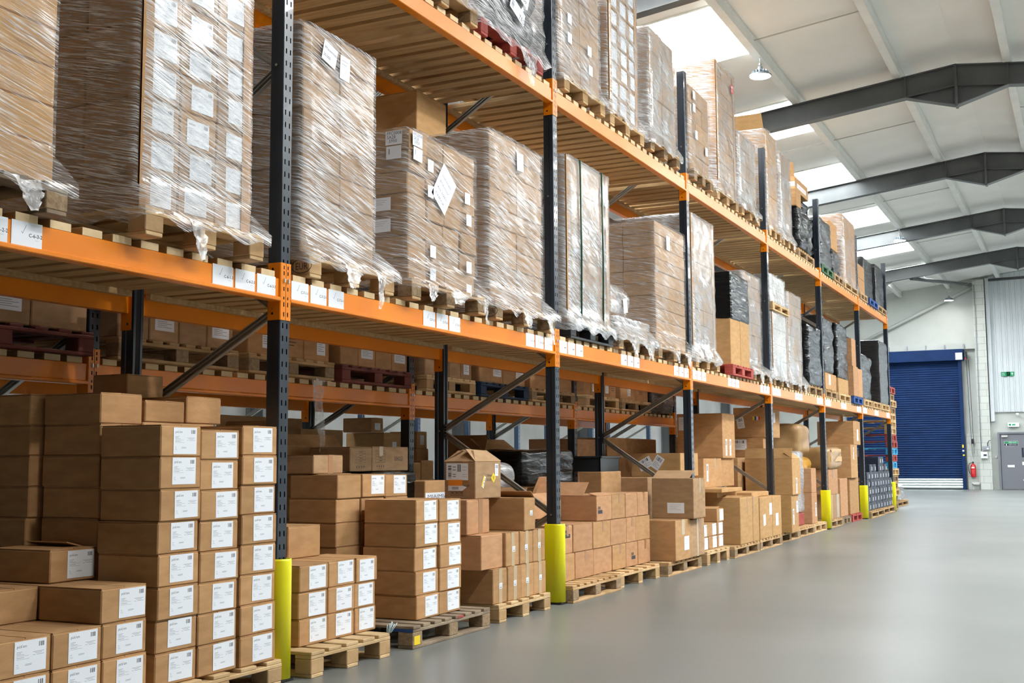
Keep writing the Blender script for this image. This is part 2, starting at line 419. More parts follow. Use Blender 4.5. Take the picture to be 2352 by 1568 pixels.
def carton(xf, y0, y1, z0, z1, dep, label, group=None, mat='card', kind='flaps', rz=0, name='cardboard_box', cat='box'):
    o = ob(name, carton_mesh(dep, y1 - y0, z1 - z0, mat, kind), None, (xf - dep / 2, (y0 + y1) / 2, z0), rz)
    tag(o, label, cat, group); DIM[o.name] = (dep, y1 - y0, z1 - z0)
    return o
def sticker(o, me, u, v, face='front', name='paper_label', dims=None, tilt=0):
    dx, dy, dz = dims or DIM[o.name]
    if face == 'front': return ob(name, me, o, (dx / 2 + .001, u, v), rot=(tilt, 0, 0))
    c = ob(name, me, o, (u, -dy / 2 - .001, v)); c.rotation_euler = Matrix.Rotation(-PI / 2, 3, 'Z').to_euler() if not tilt else (Matrix.Rotation(-PI / 2, 3, 'Z') @ Matrix.Rotation(tilt, 3, 'X')).to_euler()
    return c
def tape(o, face='front', u=0, mat='tape_brown', w=.05, full=False, dims=None):
    dx, dy, dz = dims or DIM[o.name]; mb = MB()
    if face == 'front':
        lo = 0 if full else dz * .62
        mb.box(dx / 2, dx / 2 + .0012, u - w / 2, u + w / 2, lo, dz, 0)
        mb.box(-dx / 2, dx / 2 + .0012, u - w / 2, u + w / 2, dz + .0012, dz + .0026, 0)
    else:
        lo = 0 if full else dz * .4
        mb.box(u - w / 2, u + w / 2, -dy / 2 - .0012, -dy / 2, lo, dz, 0)
    return ob('tape_strip', mb.mesh('tape_strip', [mat]), o)
def flap(o, side, length, ang, a0=0., a1=1., dims=None):     # a raised box flap hinged on one top edge; ang from horizontal-outward
    dx, dy, dz = dims or DIM[o.name]; mb = MB(); hx, hy = dx / 2, dy / 2; t = .0025
    M = {'front': (Matrix.Translation((hx, 0, dz)), -hy, hy, 0), '-y': (Matrix.Translation((0, -hy, dz)) @ Matrix.Rotation(-PI / 2, 4, 'Z'), -hx, hx, 0),
         'back': (Matrix.Translation((-hx, 0, dz)) @ Matrix.Rotation(PI, 4, 'Z'), -hy, hy, 0), '+y': (Matrix.Translation((0, hy, dz)) @ Matrix.Rotation(PI / 2, 4, 'Z'), -hx, hx, 0)}[side]
    lo = M[1] + (M[2] - M[1]) * a0; hi = M[1] + (M[2] - M[1]) * a1
    Q = M[0] @ Matrix.Rotation(-ang, 4, 'Y')
    mb.box(0, length, lo + .003, hi - .003, 0, 2 * t, 0, 0, Q)
    return ob('box_flap', mb.mesh('box_flap', [o.data.materials[0].name if o.data else 'card']), o)

# ------------------------------------------------------------------ pallets
PAL = {}
def pallet_meshes(W, D, H, style, mats):
    key = (round(W, 2), round(D, 2), round(H, 3), style, mats)
    if key in PAL: return PAL[key]
    wd, wb = mats; r = random.Random(str(key)); t = .018; hb = H - 3 * t
    deck = MB(); n = 5 if style == 'euro' else (8 if W > .85 else 6); bw = .115 if style == 'euro' else .085
    for i in range(n):
        y = -W / 2 + bw / 2 + (W - bw) * i / (n - 1); d = r.uniform(-.006, .004)
        deck.box(-D / 2 + r.uniform(0, .008), D / 2 + d, y - bw / 2, y + bw / 2, H - t, H, 0, .003)
    for x in (-D / 2 + .05, 0, D / 2 - .05): deck.box(x - .05, x + .05, -W / 2, W / 2, H - 2 * t, H - t, 0, .003)
    blk = []; bl = MB(); bl.box(-.05, .05, -.055, .055, 0, hb, 0, .004)
    blm = bl.mesh('block', [wb])
    for x in (-D / 2 + .05, 0, D / 2 - .05):
        for y in (-W / 2 + .055, 0, W / 2 - .055): blk.append((blm, (x, y, t)))
    bots = []
    if style == 'euro':
        b_ = MB(); b_.box(-D / 2, D / 2, -.05, .05, 0, t, 0, .003); bm = b_.mesh('bottom_board', [wd])
        bots = [(bm, (0, y, 0)) for y in (-W / 2 + .055, 0, W / 2 - .055)]
    else:
        b_ = MB(); b_.box(-.05, .05, -W / 2, W / 2, 0, t, 0, .003); bm = b_.mesh('bottom_board', [wd])
        bots = [(bm, (x, 0, 0)) for x in (-D / 2 + .05, 0, D / 2 - .05)]
    PAL[key] = (deck.mesh('top_deck', [wd]), blk, bots)
    return PAL[key]
def pallet(xf, y0, y1, z0, label, D=1.02, H=.125, style='euro', mats=('wood_new', 'wood_tan'), rz=0, group=None, name='wooden_pallet', few=False):
    W = y1 - y0
    dm, blk, bots = pallet_meshes(W, D, H, style, mats)
    t = thing(name, label, 'pallet', (xf - D / 2, (y0 + y1) / 2, z0), rz, group)
    ob('top_deck', dm, t)
    for me, l in blk:
        if few and l[0] < D * .2: continue
        ob('block', me, t, l)
    for me, l in bots:
        if few and style != 'euro' and l[0] < D * .2: continue
        ob('bottom_board', me, t, l)
    return t
NEW = ('wood_new', 'wood_tan'); TAN = ('wood_tan', 'wood_chip'); GREY = ('wood_grey', 'wood_chip'); RED = ('wood_red', 'wood_red'); BLUE = ('wood_blue', 'wood_blue')
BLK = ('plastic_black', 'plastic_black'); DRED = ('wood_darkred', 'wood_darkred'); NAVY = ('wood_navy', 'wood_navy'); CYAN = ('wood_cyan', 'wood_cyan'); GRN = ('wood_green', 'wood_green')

# ------------------------------------------------------------------ the building
YF = 43.36; XR = -1.58; XL, XRW = -10.6, 7.44; YB = -10.0
def zroof(x): return 7.437 - .1177 * abs(x - XR)
mb = MB(); mb.box(XL - .3, XRW + .3, YB - .3, YF + .3, -.2, 0, 0); struct('floor', mb, ['concrete'])
mb = MB(); mb.box(-14, 20, YF + .31, YF + 30, -.22, -.02, 0); struct('ground', mb, ['asphalt'])
mb = MB(); mb.prism([(XL, 0), (2.2, 0), (2.2, 4.6), (6.4, 4.6), (6.4, 0), (XRW, 0), (XRW, zroof(XRW)), (XR, zroof(XR)), (XL, zroof(XL))], YF, YF + .25, 0); struct('wall_far', mb, ['wall_paint'])
mb = MB(); mb.prism([(XL, 0), (XRW, 0), (XRW, zroof(XRW)), (XR, zroof(XR)), (XL, zroof(XL))], YB - .25, YB, 0); struct('wall_near', mb, ['wall_paint'])
mb = MB(); mb.box(XL - .2, XL, YB, YF, 0, zroof(XL) + .05, 0); struct('wall_left', mb, ['wall_grey'])
mb = MB(); mb.box(XRW, XRW + .2, YB, YF, 0, zroof(XRW) + .05, 0); struct('wall_right', mb, ['wall_paint'])
# roof sheets with openings for the rooflights
SKY = [(14.9 + 4.68 * k, 17.02 + 4.68 * k) for k in range(-2, 6)]
mb = MB()
def slab(x0, x1, y0, y1, mb=mb, t=.05, dz=0):
    co = [(x, y, zroof(x) + dz + z) for x in (x0, x1) for y in (y0, y1) for z in (0, t)]
    mb.hull(co, [[0, 1, 3, 2], [4, 5, 7, 6], [0, 1, 5, 4], [2, 3, 7, 6], [0, 2, 6, 4], [1, 3, 7, 5]], 0)
for a, b, c, d in ((XL, -7.2, -4.2, XR), (XRW, 4.04, 1.04, XR)):
    x = sorted((a, b)); slab(x[0], x[1], YB, YF)
    x = sorted((c, d)); slab(x[0], x[1], YB, YF)
    x = sorted((b, c)); y = YB
    for s0, s1 in SKY:
        slab(x[0], x[1], y, s0); y = s1
    slab(x[0], x[1], y, YF)
struct('ceiling', mb, ['roof_sheet'])
k = 1
for s0, s1 in SKY:
    for x0, x1 in ((-7.2, -4.2), (1.04, 4.04)):
        m2 = MB(); slab(x0, x1, s0, s1, m2, .02, .03); w = struct(f'window_{k}', m2, ['skylight']); k += 1
        m3 = MB()
        for i in range(1, 12):
            y = s0 + (s1 - s0) * i / 12
            m3.bar((x0, y, zroof(x0) + .02), (x1, y, zroof(x1) + .02), .008, .012, 0)
        for y in (s0 + .02, s1 - .02): m3.bar((x0, y, zroof(x0) - .004), (x1, y, zroof(x1) - .004), .05, .02, 0)
        ob('window_bar', m3.mesh('window_bar', ['purlin']), w)
t = 1
for x in (-10.4, -8.95, -7.33, -5.71, -4.09, -2.46, -.83, .79, 2.41, 4.03, 5.65, 7.2):
    m2 = MB(); z = zroof(x); s = 1 if x < XR else -1
    m2.box(x - .03, x + .045, YB, YF, z - .186, z - .019, 0)
    m2.box(x - .055, x + .065, YB, YF, z - .2, z - .185, 0); m2.box(x - .06, x + .06, YB, YF, z - .02, z - .005, 0)
    o = struct(f'trim_{t}', m2, ['purlin']); t += 1
def slope_bar(m2, xa, xb, y0, y1, dz0, dz1, mi=0):
    co = [(x, y, zroof(x) - .2 + z) for x in (xa, xb) for y in (y0, y1) for z in (dz0, dz1)]
    m2.hull(co, [[0, 1, 3, 2], [4, 5, 7, 6], [0, 1, 5, 4], [2, 3, 7, 6], [0, 2, 6, 4], [1, 3, 7, 5]], mi)
for kk in range(-4, 5):
    y = 13.36 + 6 * kk; m2 = MB()
    for xa, xb in ((XL + .3, XR), (XR, XRW - .3)):
        slope_bar(m2, xa, xb, y - .085, y + .085, -.014, 0); slope_bar(m2, xa, xb, y - .006, y + .006, -.335, -.014); slope_bar(m2, xa, xb, y - .085, y + .085, -.349, -.335)
    zb = zroof(-2.33) - .2 - .345; zc = 6.578
    for s in (-1, 1):                                    # apex haunch
        xa = XR + s * .76
        m2.face([(xa, y, zb), (XR, y, zc), (XR, y, zroof(XR) - .54)], 0)
        m2.bar((xa, y, zb), (XR, y, zc), .17, .014, 0)
    m2.box(XR - .02, XR + .02, y - .085, y + .085, zc - .02, zroof(XR) - .2, 0)
    for x in (XR - .76, XR + .76): m2.box(x - .006, x + .006, y - .08, y + .08, zroof(x) - .53, zroof(x) - .21, 0)
    for x in (XL + .15, XRW - .15):
        m2.box(x - .15, x - .135, y - .09, y + .09, 0, zroof(x) - .2, 0); m2.box(x + .135, x + .15, y - .09, y + .09, 0, zroof(x) - .2, 0); m2.box(x - .135, x + .135, y - .006, y + .006, 0, zroof(x) - .2, 0)
    o = ob('roof_rafter', m2.mesh('roof_rafter', ['rafter_paint'])); o['kind'] = 'structure'
m2 = MB()
PX = (-10.4, -8.95, -7.33, -5.71, -4.09, -2.46, -.83, .79, 2.41, 4.03, 5.65, 7.2)
for kk in range(-4, 5):
    y = 13.36 + 6 * kk + 3.05
    if y > YF: continue
    for a, b in zip(PX, PX[1:]):
        if a < XR < b: continue
        m2.bar((a, y, zroof(a) - .06), (b, y, zroof(b) - .06), .016, .016, 0)
o = ob('trim_20', m2.mesh('trim_20', ['galv'])); o['kind'] = 'structure'
# bracing at the far gable
def steel(name, pts, r, mat):
    m2 = MB(); m2.tube(pts, r, 10, 0); o = ob(name, m2.mesh(name, [mat])); o['kind'] = 'structure'
steel('wall_brace', [(-7.2, 43.2, 5.13), (-3.34, 43.2, 6.92)], .055, 'wall_paint')
steel('roof_brace', [(-2.75, 43.1, 7.12), (3.1, 37.5, 6.42)], .05, 'rafter_paint')
steel('roof_brace', [(-3.35, 43.1, 7.0), (-4.6, 37.5, 6.55)], .06, 'rafter_paint')
steel('roof_brace', [(-5.2, 37.5, 6.5), (-7.4, 43.1, 6.3)], .05, 'galv')
m2 = MB(); m2.box(-3.3, -2.93, 43.1, YF, 0, 7.16, 0); o = ob('column', m2.mesh('column', ['block_paint'])); o['kind'] = 'structure'
m2 = MB(); m2.box(-3.72, -3.3, 43.29, YF, 0, 1.9, 0); o = ob('wall_plinth', m2.mesh('wall_plinth', ['block_paint'])); o['kind'] = 'structure'
m2 = MB(); m2.box(-10.5, -3.3, 43.18, YF, 4.80, 5.03, 0)
for i in range(9): x = -3.65 - i * .62; m2.box(x - .03, x + .01, 43.12, 43.18, 4.84, 4.97, 1)
o = ob('door_lintel', m2.mesh('door_lintel', ['wall_paint', 'ink_grey'])); o['kind'] = 'structure'
# ribbed cladding beside the block pier
m2 = MB(); g0, g1 = [], []; x = -2.80; i = 0
prof = [(0, 0), (.115, 0), (.13, -.03), (.165, -.03), (.18, 0)]
while x < 7.3:
    for dx, dy in prof[:-1]:
        xx = x + dx
        if 2.0 < xx < 6.6: z0 = 4.75
        else: z0 = 2.61
        g0.append((xx, 43.30 + dy, z0)); g1.append((xx, 43.30 + dy, zroof(xx) - .01))
    x += .18
m2.sheet([g0, g1], 0, False); o = ob('wall_cladding', m2.mesh('wall_cladding', ['clad'])); o['kind'] = 'structure'
m2 = MB(); m2.box(-2.90, -2.78, 43.2, YF, 2.3, 7.2, 0); o = ob('trim_21', m2.mesh('trim_21', ['clad'])); o['kind'] = 'structure'

# roller shutter door
d1 = ob('door_1', None); d1['kind'] = 'structure'; d1['label'] = 'closed blue roller shutter door with silver bottom slats'
def slats(z0, z1, name, mat):
    m2 = MB(); n = max(1, round((z1 - z0) / .078)); rows = []
    for i in range(n):
        for q in range(5):
            z = z0 + (z1 - z0) * (i + q / 5) / n
            rows.append([(-7.55, 43.20 - .028 * math.sin(PI * q / 5), z), (-3.86, 43.20 - .028 * math.sin(PI * q / 5), z)])
    rows.append([(-7.55, 43.20, z1), (-3.86, 43.20, z1)])
    m2.sheet(rows, 0, True); ob(name, m2.mesh(name, [mat]), d1)
slats(.376, 4.5, 'shutter_curtain', 'door_blue'); slats(.03, .376, 'bottom_slats', 'door_silver')
m2 = MB(); m2.box(-3.87, -3.76, 43.06, 43.30, 0, 4.42, 0, .005); ob('guide_rail', m2.mesh('guide_rail', ['door_blue']), d1)
m2 = MB(); m2.box(-7.65, -7.54, 43.06, 43.30, 0, 4.42, 0, .005); ob('guide_rail', m2.mesh('guide_rail', ['door_blue']), d1)
m2 = MB(); m2.box(-7.7, -3.67, 42.92, 43.30, 4.40, 4.79, 0, .01); ob('shutter_box', m2.mesh('shutter_box', ['door_blue']), d1)
m2 = MB(); m2.box(-3.92, -3.70, 42.905, 42.918, 4.42, 4.66, 0); ob('maker_plate', m2.mesh('maker_plate', ['white_plastic']), d1)
m2 = MB(); m2.box(-3.66, -3.56, 42.98, 43.2, 4.44, 4.70, 0, .02); m2.box(-3.63, -3.58, 42.93, 42.98, 4.42, 4.47, 1, .01); ob('shutter_motor', m2.mesh('shutter_motor', ['plastic_black', 'ext_red']), d1)
m2 = MB(); m2.box(-3.84, -3.79, 43.05, 43.058, 1.42, 1.52, 0); m2.box(-3.84, -3.78, 43.05, 43.058, 1.29, 1.34, 1); m2.box(-3.83, -3.77, 43.05, 43.058, 1.14, 1.19, 0); ob('warning_sticker', m2.mesh('warning_sticker', ['yellow_sign', 'white_plastic']), d1)
# hand chain of the shutter
m2 = MB(); pts = [(-3.60, 43.2, 4.44), (-3.575, 43.2, 2.9), (-3.54, 43.2, 1.25), (-3.51, 43.2, 1.02), (-3.48, 43.2, 1.25), (-3.50, 43.2, 2.9), (-3.53, 43.2, 4.44)]
m2.tube(pts, .008, 6, 0); m2.box(-3.54, -3.47, 43.16, 43.24, 1.55, 1.72, 0, .015)
tag(ob('hand_chain', m2.mesh('hand_chain', ['black_rubber'])), 'black hand chain loop hanging beside the blue roller shutter', 'chain')

# personnel door
d2 = ob('door_2', None); d2['kind'] = 'structure'; d2['label'] = 'grey steel personnel door under the lit exit sign'
m2 = MB(); m2.box(-2.64, -1.74, 43.28, 43.33, .01, 1.86, 0, .004); ob('door_leaf', m2.mesh('door_leaf', ['door_grey']), d2)
m2 = MB(); m2.box(-2.72, -2.65, 43.24, YF, 0, 1.93, 0); m2.box(-1.73, -1.66, 43.24, YF, 0, 1.93, 0); m2.box(-2.65, -1.73, 43.24, YF, 1.87, 1.93, 0); ob('door_frame', m2.mesh('door_frame', ['door_grey']), d2)
m2 = MB(); m2.box(-2.60, -2.40, 43.22, 43.28, 1.76, 1.82, 0, .01); ob('door_closer', m2.mesh('door_closer', ['zinc']), d2)
m2 = MB(); m2.box(-2.45, -2.23, 43.265, 43.28, .745, .825, 0, .004); ob('letter_plate', m2.mesh('letter_plate', ['white_plastic']), d2)
m2 = MB(); m2.box(-1.98, -1.90, 43.23, 43.28, .30, .35, 0, .004); m2.box(-1.99, -1.92, 43.262, 43.28, .82, .93, 1, .004); ob('door_handle', m2.mesh('door_handle', ['zinc', 'paper_warm']), d2)
m2 = MB(); m2.box(-1.99, -1.93, 43.27, 43.282, 1.08, 1.40, 0, .004); ob('push_pad', m2.mesh('push_pad', ['black_card']), d2)
# signs facing the room (-y)
def facing(mb_):                                           # turn a label mesh (facing +x, u=+y) to face -y
    mb_.v = [(v[1], -v[0], v[2]) for v in mb_.v]; return mb_
def sign(name, w, h, x, y, z, mats, draw, label, cat='sign'):
    m2 = MB(); paper(m2, w, h, 0); draw(m2); facing(m2)
    return tag(ob(name, m2.mesh(name, mats), None, (x, y, z)), label, cat)
def man(m2, u, v, s, mi):
    stroke(m2, [(u, v + .25 * s), (u - .08 * s, v)], .11 * s, mi); stroke(m2, [(u - .08 * s, v), (u + .12 * s, v - .15 * s), (u + .06 * s, v - .38 * s)], .09 * s, mi)
    stroke(m2, [(u - .08 * s, v), (u - .2 * s, v - .2 * s), (u - .36 * s, v - .22 * s)], .09 * s, mi); stroke(m2, [(u, v + .22 * s), (u + .2 * s, v + .08 * s)], .07 * s, mi); stroke(m2, [(u, v + .22 * s), (u - .22 * s, v + .12 * s)], .07 * s, mi)
    ink(m2, u - .02 * s, u + .12 * s, v + .30 * s, v + .44 * s, mi)
def arrow(m2, u, v, s, mi):
    ink(m2, u - .07 * s, u + .07 * s, v - .4 * s, v + .1 * s, mi); m2.face([(.0007, u - .3 * s, v + .02 * s), (.0007, u + .3 * s, v + .02 * s), (.0007, u, v + .42 * s)], mi)
def dr1(m2):
    put_text(m2, 'FIRE', -.185, .008, .035, 1); put_text(m2, 'EXIT', -.185, -.045, .035, 1)
    ink(m2, -.03, .07, -.07, .07, 1, .0006); man(m2, .02, 0, .12, 0); arrow(m2, .14, 0, .12, 1)
sign('fire_exit_sign', .42, .15, -2.31, 43.255, 3.893, ['green_sign', 'paper'], dr1, 'green fire exit sign with arrow high on the ribbed wall')
def dr2(m2):
    ink(m2, -.15, -.07, -.035, .035, 1); ink(m2, -.05, .07, -.03, .03, 1); man(m2, .12, 0, .085, 1)
ex = thing('exit_sign', 'lit green and white emergency exit light above the grey door', 'exit sign', (-2.205, 43.28, 2.175))
m2 = MB(); m2.box(-.18, .18, -.04, .06, -.068, .068, 0, .006); ob('light_case', m2.mesh('light_case', ['white_plastic']), ex)
m2 = MB(); paper(m2, .34, .12, 0); dr2(m2); facing(m2); ob('lit_face', m2.mesh('lit_face', ['exit_glow', 'green_sign']), ex, (0, -.042, 0))
def dr3(m2):
    ink(m2, -.21, .21, 0, .075, 1); ink(m2, -.21, .21, -.075, -.004, 2, .0006)
    put_text(m2, 'FIRE EXIT', -.08, .022, .034, 0, .0009, .25); put_text(m2, 'KEEP CLEAR', -.08, -.055, .034, 0, .0009, .26)
    man(m2, -.15, .038, .06, 0); ink(m2, -.17, -.13, -.058, -.02, 0, .0009)
sign('door_sign', .43, .16, -2.305, 43.277, 1.545, ['paper', 'green_sign', 'blue_sign'], dr3, 'green and blue notice on the grey personnel door')
# extinguisher
fe = thing('fire_extinguisher', 'red fire extinguisher hung on the white block wall', 'fire extinguisher', (-3.53, 43.2, .42))
m2 = MB(); m2.lathe([(0, 0), (.07, 0), (.082, .015), (.085, .05), (.085, .36), (.075, .41), (.04, .45), (.022, .455), (.022, .48), (0, .48)], 20, 0); ob('cylinder_body', m2.mesh('cylinder_body', ['ext_red']), fe)
m2 = MB(); m2.box(-.025, .025, -.03, .03, .47, .52, 0, .006); m2.box(-.012, .012, -.11, .03, .515, .53, 0, .003); ob('valve', m2.mesh('valve', ['black_rubber']), fe)
m2 = MB(); m2.tube([(-.02, -.01, .49), (-.1, -.02, .47), (-.16, -.02, .38), (-.14, -.02, .2), (-.095, -.03, .1)], .011, 8, 0); ob('hose', m2.mesh('hose', ['black_rubber']), fe)
m2 = MB(); m2.box(-.05, .05, -.0875, -.083, .30, .345, 0); m2.box(-.045, .045, -.0875, -.083, .10, .25, 1); ob('instruction_label', m2.mesh('instruction_label', ['paper_warm', 'red_print']), fe)
fb = thing('fuse_box', 'white fuse box with small switches on the block pier', 'fuse box', (-3.15, 43.05, 1.16))
m2 = MB(); m2.box(-.11, .11, -.06, .05, -.11, .11, 0, .01); ob('box_case', m2.mesh('box_case', ['white_plastic']), fb)
m2 = MB(); m2.box(-.02, .08, -.064, -.06, -.03, .03, 0); ob('switch_window', m2.mesh('switch_window', ['ink']), fb)
iso = thing('isolator_switch', 'grey isolator switch with black cable above the fuse box', 'switch', (-3.06, 43.05, 1.40))
m2 = MB(); m2.box(-.13, .09, -.05, .05, -.08, .06, 0, .01); ob('switch_case', m2.mesh('switch_case', ['ink_grey']), iso)
m2 = MB(); m2.lathe([(0, 0), (.035, 0), (.035, .03), (0, .03)], 16, 0); k2 = ob('rotary_knob', m2.mesh('rotary_knob', ['white_plastic']), iso, (.03, -.05, -.03), rot=(PI / 2, 0, 0))
m2 = MB(); m2.tube([(.03, 0, .06), (.03, 0, .16), (.07, 0, .24), (.13, 0, .26)], .012, 8, 0); ob('cable', m2.mesh('cable', ['black_rubber']), iso)
m2 = MB(); m2.box(-.03, .03, -.03, .02, -.04, .04, 0, .005); tag(ob('wall_switch', m2.mesh('wall_switch', ['white_plastic']), None, (-2.80, 43.34, 1.10)), 'small white wall switch between block pier and grey door', 'switch')
m2 = MB(); m2.tube([(-3.24, 43.07, 1.3), (-3.24, 43.07, 7.0)], .012, 6, 0); tag(ob('wall_cable', m2.mesh('wall_cable', ['ink_grey'])), 'thin grey cable running up the white block pier', 'cable')
m2 = MB(); m2.lathe([(0, -.06), (.04, -.05), (.06, 0), (.04, .05), (0, .05)], 12, 0); tag(ob('wall_mounted_sensor', m2.mesh('wall_mounted_sensor', ['white_plastic']), None, (-2.07, 43.25, 2.52)), 'small white motion sensor above the exit light', 'sensor')
m2 = MB(); m2.box(-.25, .0, -.06, .1, -.02, .02, 0, .01); m2.tube([(-.2, -.06, 0), (-.2, -.1, -.03), (0, -.1, -.03)], .012, 6, 0); tag(ob('wall_bracket', m2.mesh('wall_bracket', ['zinc']), None, (-3.34, 43.2, .21)), 'bent steel bracket low on the block wall', 'bracket')

# high-bay lamps
def lamp(x, y, z, label, cable=.25, group='high bay lamps', lens='lens'):
    L = thing('high_bay_lamp', label, 'lamp', (x, y, z), 0, group)
    if 'body' not in LAB:
        m2 = MB(); m2.lathe([(.155, -.01), (.165, .0), (.16, .012), (.10, .035), (.085, .045), (.08, .085), (.04, .10), (.03, .14), (.0, .145)], 28, 0)
        for i in range(14):
            a = 2 * PI * i / 14; m2.bar((.06 * math.cos(a), .06 * math.sin(a), .06), (.12 * math.cos(a), .12 * math.sin(a), .045), .006, .05, 0)
        LAB['body'] = m2.mesh('lamp_housing', ['lamp_body'])
        m2 = MB(); m2.lathe([(0, -.008), (.12, -.008), (.135, 0), (.135, .004), (0, .004)], 28, 0); LAB['lens'] = m2.mesh('lamp_lens', ['lamp_glow']); LAB['soft'] = m2.mesh('lamp_lens', ['lamp_glow_soft'])
    ob('lamp_housing', LAB['body'], L); ob('lamp_lens', LAB[lens], L)
    m2 = MB(); m2.tube([(0, 0, .14), (0, 0, .14 + cable)], .006, 6, 0); m2.lathe([(0, .19), (.018, .19), (.022, .175), (.018, .16), (0, .16)], 8, 0)
    ob('hanging_cable', m2.mesh('hanging_cable', ['galv']), L)
    return L
lamp(-4.05, 16.75, 6.66, 'round high bay lamp closest, hanging beside the largest rooflight', .28, lens='soft')
lamp(-4.07, 31.2, 6.62, 'round high bay lamp hanging between the third and fourth rafters', .33, lens='soft')
lamp(-4.0, 42.4, 6.42, 'round high bay lamp above the blue roller shutter, on slack cables', .12, lens='soft')
m2 = MB(); m2.tube([(-4.0, 42.4, 6.66), (-4.6, 39.8, 7.0)], .006, 5, 0); m2.tube([(-4.0, 42.4, 6.66), (-2.5, 41.2, 7.15)], .006, 5, 0)
tag(ob('lamp_wire', m2.mesh('lamp_wire', ['galv'])), 'pair of slack wires holding the lamp above the roller shutter', 'wire')
for i, y in enumerate((4.0, 10.0, 16.0, 22.0)): lamp(1.1, y, 6.55, f'round high bay lamp over the aisle, {ORD[i + 1]} from the near end', .35)

# ------------------------------------------------------------------ pallet racking
XA, XB = -3.598, -4.88
def upright_mesh(H, mat):
    mb = MB(); w = .04; pitch = .0645
    vs = [0.]; holes = []
    n = int((H - .06) / pitch)
    for i in range(n):
        z = .05 + i * pitch; vs += [z, z + .027]
        for c in (-.017, .017): holes.append((c - .0045, c + .0045, z, z + .027))
    vs.append(H)
    us = [-w + .004, -.0215, -.0125, .0125, .0215, w - .004]
    mb.holed(us, vs, holes, lambda u, v: (0, u, v))
    for s in (-1, 1):
        def q(x0, y0, x1, y1): mb.face([(x0, s * y0, 0), (x1, s * y1, 0), (x1, s * y1, H), (x0, s * y0, H)])
        q(0, w - .004, -.004, w); q(-.004, w, -.03, w); q(-.03, w, -.034, w - .006); q(-.034, w - .006, -.082, w - .006); q(-.082, w - .006, -.082, .018)
        q(-.005, w - .002, -.03, w - .003)
    mb.face([(-.078, -.034, 0), (-.078, .034, 0), (-.078, .034, H), (-.078, -.034, H)], 1)  # black sheet across the open channel, painting its inner shade behind the slots
    return mb.mesh('upright', [mat, 'hole'])
UPM = {}
def frame(xf, y, H, label, group, mat='steel_dark', dep=1.05):
    t = thing('rack_upright_frame', label, 'rack frame', (xf, y, 0), 0, group)
    if (H, mat) not in UPM: UPM[H, mat] = upright_mesh(H, mat)
    ob('upright', UPM[H, mat], t, (0, 0, .004)); ob('upright', UPM[H, mat], t, (-dep, 0, .004), PI)
    if ('fp', mat) not in UPM:
        m2 = MB(); m2.box(-.095, .02, -.06, .06, 0, .004, 0); UPM['fp', mat] = m2.mesh('foot_plate', [mat])
        br = []
        zs = [.1, .66, 1.30, 1.83, 2.45, 3.09, 3.70, 4.30, 4.92]
        for i, (a, b) in enumerate(zip(zs, zs[1:])):
            xa, xb = (-dep + .045, -.045) if i % 2 == 0 else (-.045, -dep + .045)
            m2 = MB(); p0, p1 = Vector((xa, 0, a)), Vector((xb, 0, b)); d = (p1 - p0).normalized()
            up = Vector((0, 1, 0)).cross(d)
            m2.bar(p0, p1, .026, .004, 0, 0, (0, 0, 1))
            for s in (-1, 1): m2.bar(p0 + up * .02 * s + Vector((0, -.0, 0)), p1 + up * .02 * s, .026, .004, 0)
            m2.bar(p0 + Vector((0, .012, 0)), p1 + Vector((0, .012, 0)), .003, .04, 0)
            for p in (p0, p1): m2.tube([p + Vector((0, -.044, 0)), p + Vector((0, -.038, 0))], .007, 8, 0)
            br.append(m2.mesh('diagonal_brace', ['galv']))
        UPM['br', mat] = br
    ob('foot_plate', UPM['fp', mat], t); ob('foot_plate', UPM['fp', mat], t, (-dep, 0, 0), PI)
    for me in UPM['br', mat]: ob('diagonal_brace', me, t)
    return t
PROF = [(-.05, 0), (.002, 0), (.006, .004), (.006, .016), (.001, .021), (-.006, .024), (-.006, .112), (-.009, .115), (-.05, .115)]
RM = {}
def rail(xf, y0, y1, z, label, group, rear=False, labels=(), paint='orange'):
    L = y1 - y0 - .084
    t = thing('shelf_rail', label, 'shelf beam', (xf, (y0 + y1) / 2, z), PI if rear else 0, group)
    if 'p' not in RM:
        m2 = MB(); m2.prism(PROF, -L / 2, L / 2, 0); RM['p'] = m2.mesh('beam_section', [paint])
        for s in (-1, 1):
            m2 = MB(); e = 1.7
            us = [.002, .012, .020, .040]; sl = [(-.075, -.052), (-.025, -.002), (.012, .026), (.055, .075), (.098, .118), (.135, .155), (.165, .183)]
            vs = [-.093]; hs = []
            for a, b in sl: vs += [a, b]; hs.append((.012, .020, a, b))
            vs.append(.197)
            yy = lambda u: s * (1.7 - u)
            m2.holed(us, vs, hs, lambda u, v: (.004, yy(u), v))
            m2.face([(.004, yy(.040), -.093), (.0, yy(.044), -.093), (.0, yy(.044), .197), (.004, yy(.040), .197)])
            m2.holed([-.075, -.052, -.04, 0], [-.093, -.065, -.053, .160, .172, .197], [(-.052, -.04, -.065, -.053), (-.052, -.04, .160, .172)], lambda u, v: (u, yy(.044), v))
            for (xa, ya, xb, yb) in ((.004, .002, .001, .002),): m2.face([(xa, yy(ya), -.093), (xb, yy(yb), -.093), (xb, yy(yb), .197), (xa, yy(ya), .197)])
            RM['c', s] = m2.mesh('end_connector', [paint])
        m2 = MB(); m2.box(0, .012, -.005, .005, -.011, .011, 0, .002); RM['pin'] = m2.mesh('locking_pin', ['zinc'])
    ob('beam_section', RM['p'], t)
    for s in (-1, 1):
        c = ob('end_connector', RM['c', s], t)
        ob('locking_pin', RM['pin'], c, (.002, s * (1.7 - .016), .106))
    for y, code in labels: ob('location_label', loc_label(code), t, (-.0045, y - (y0 + y1) / 2, .0665))
    return t
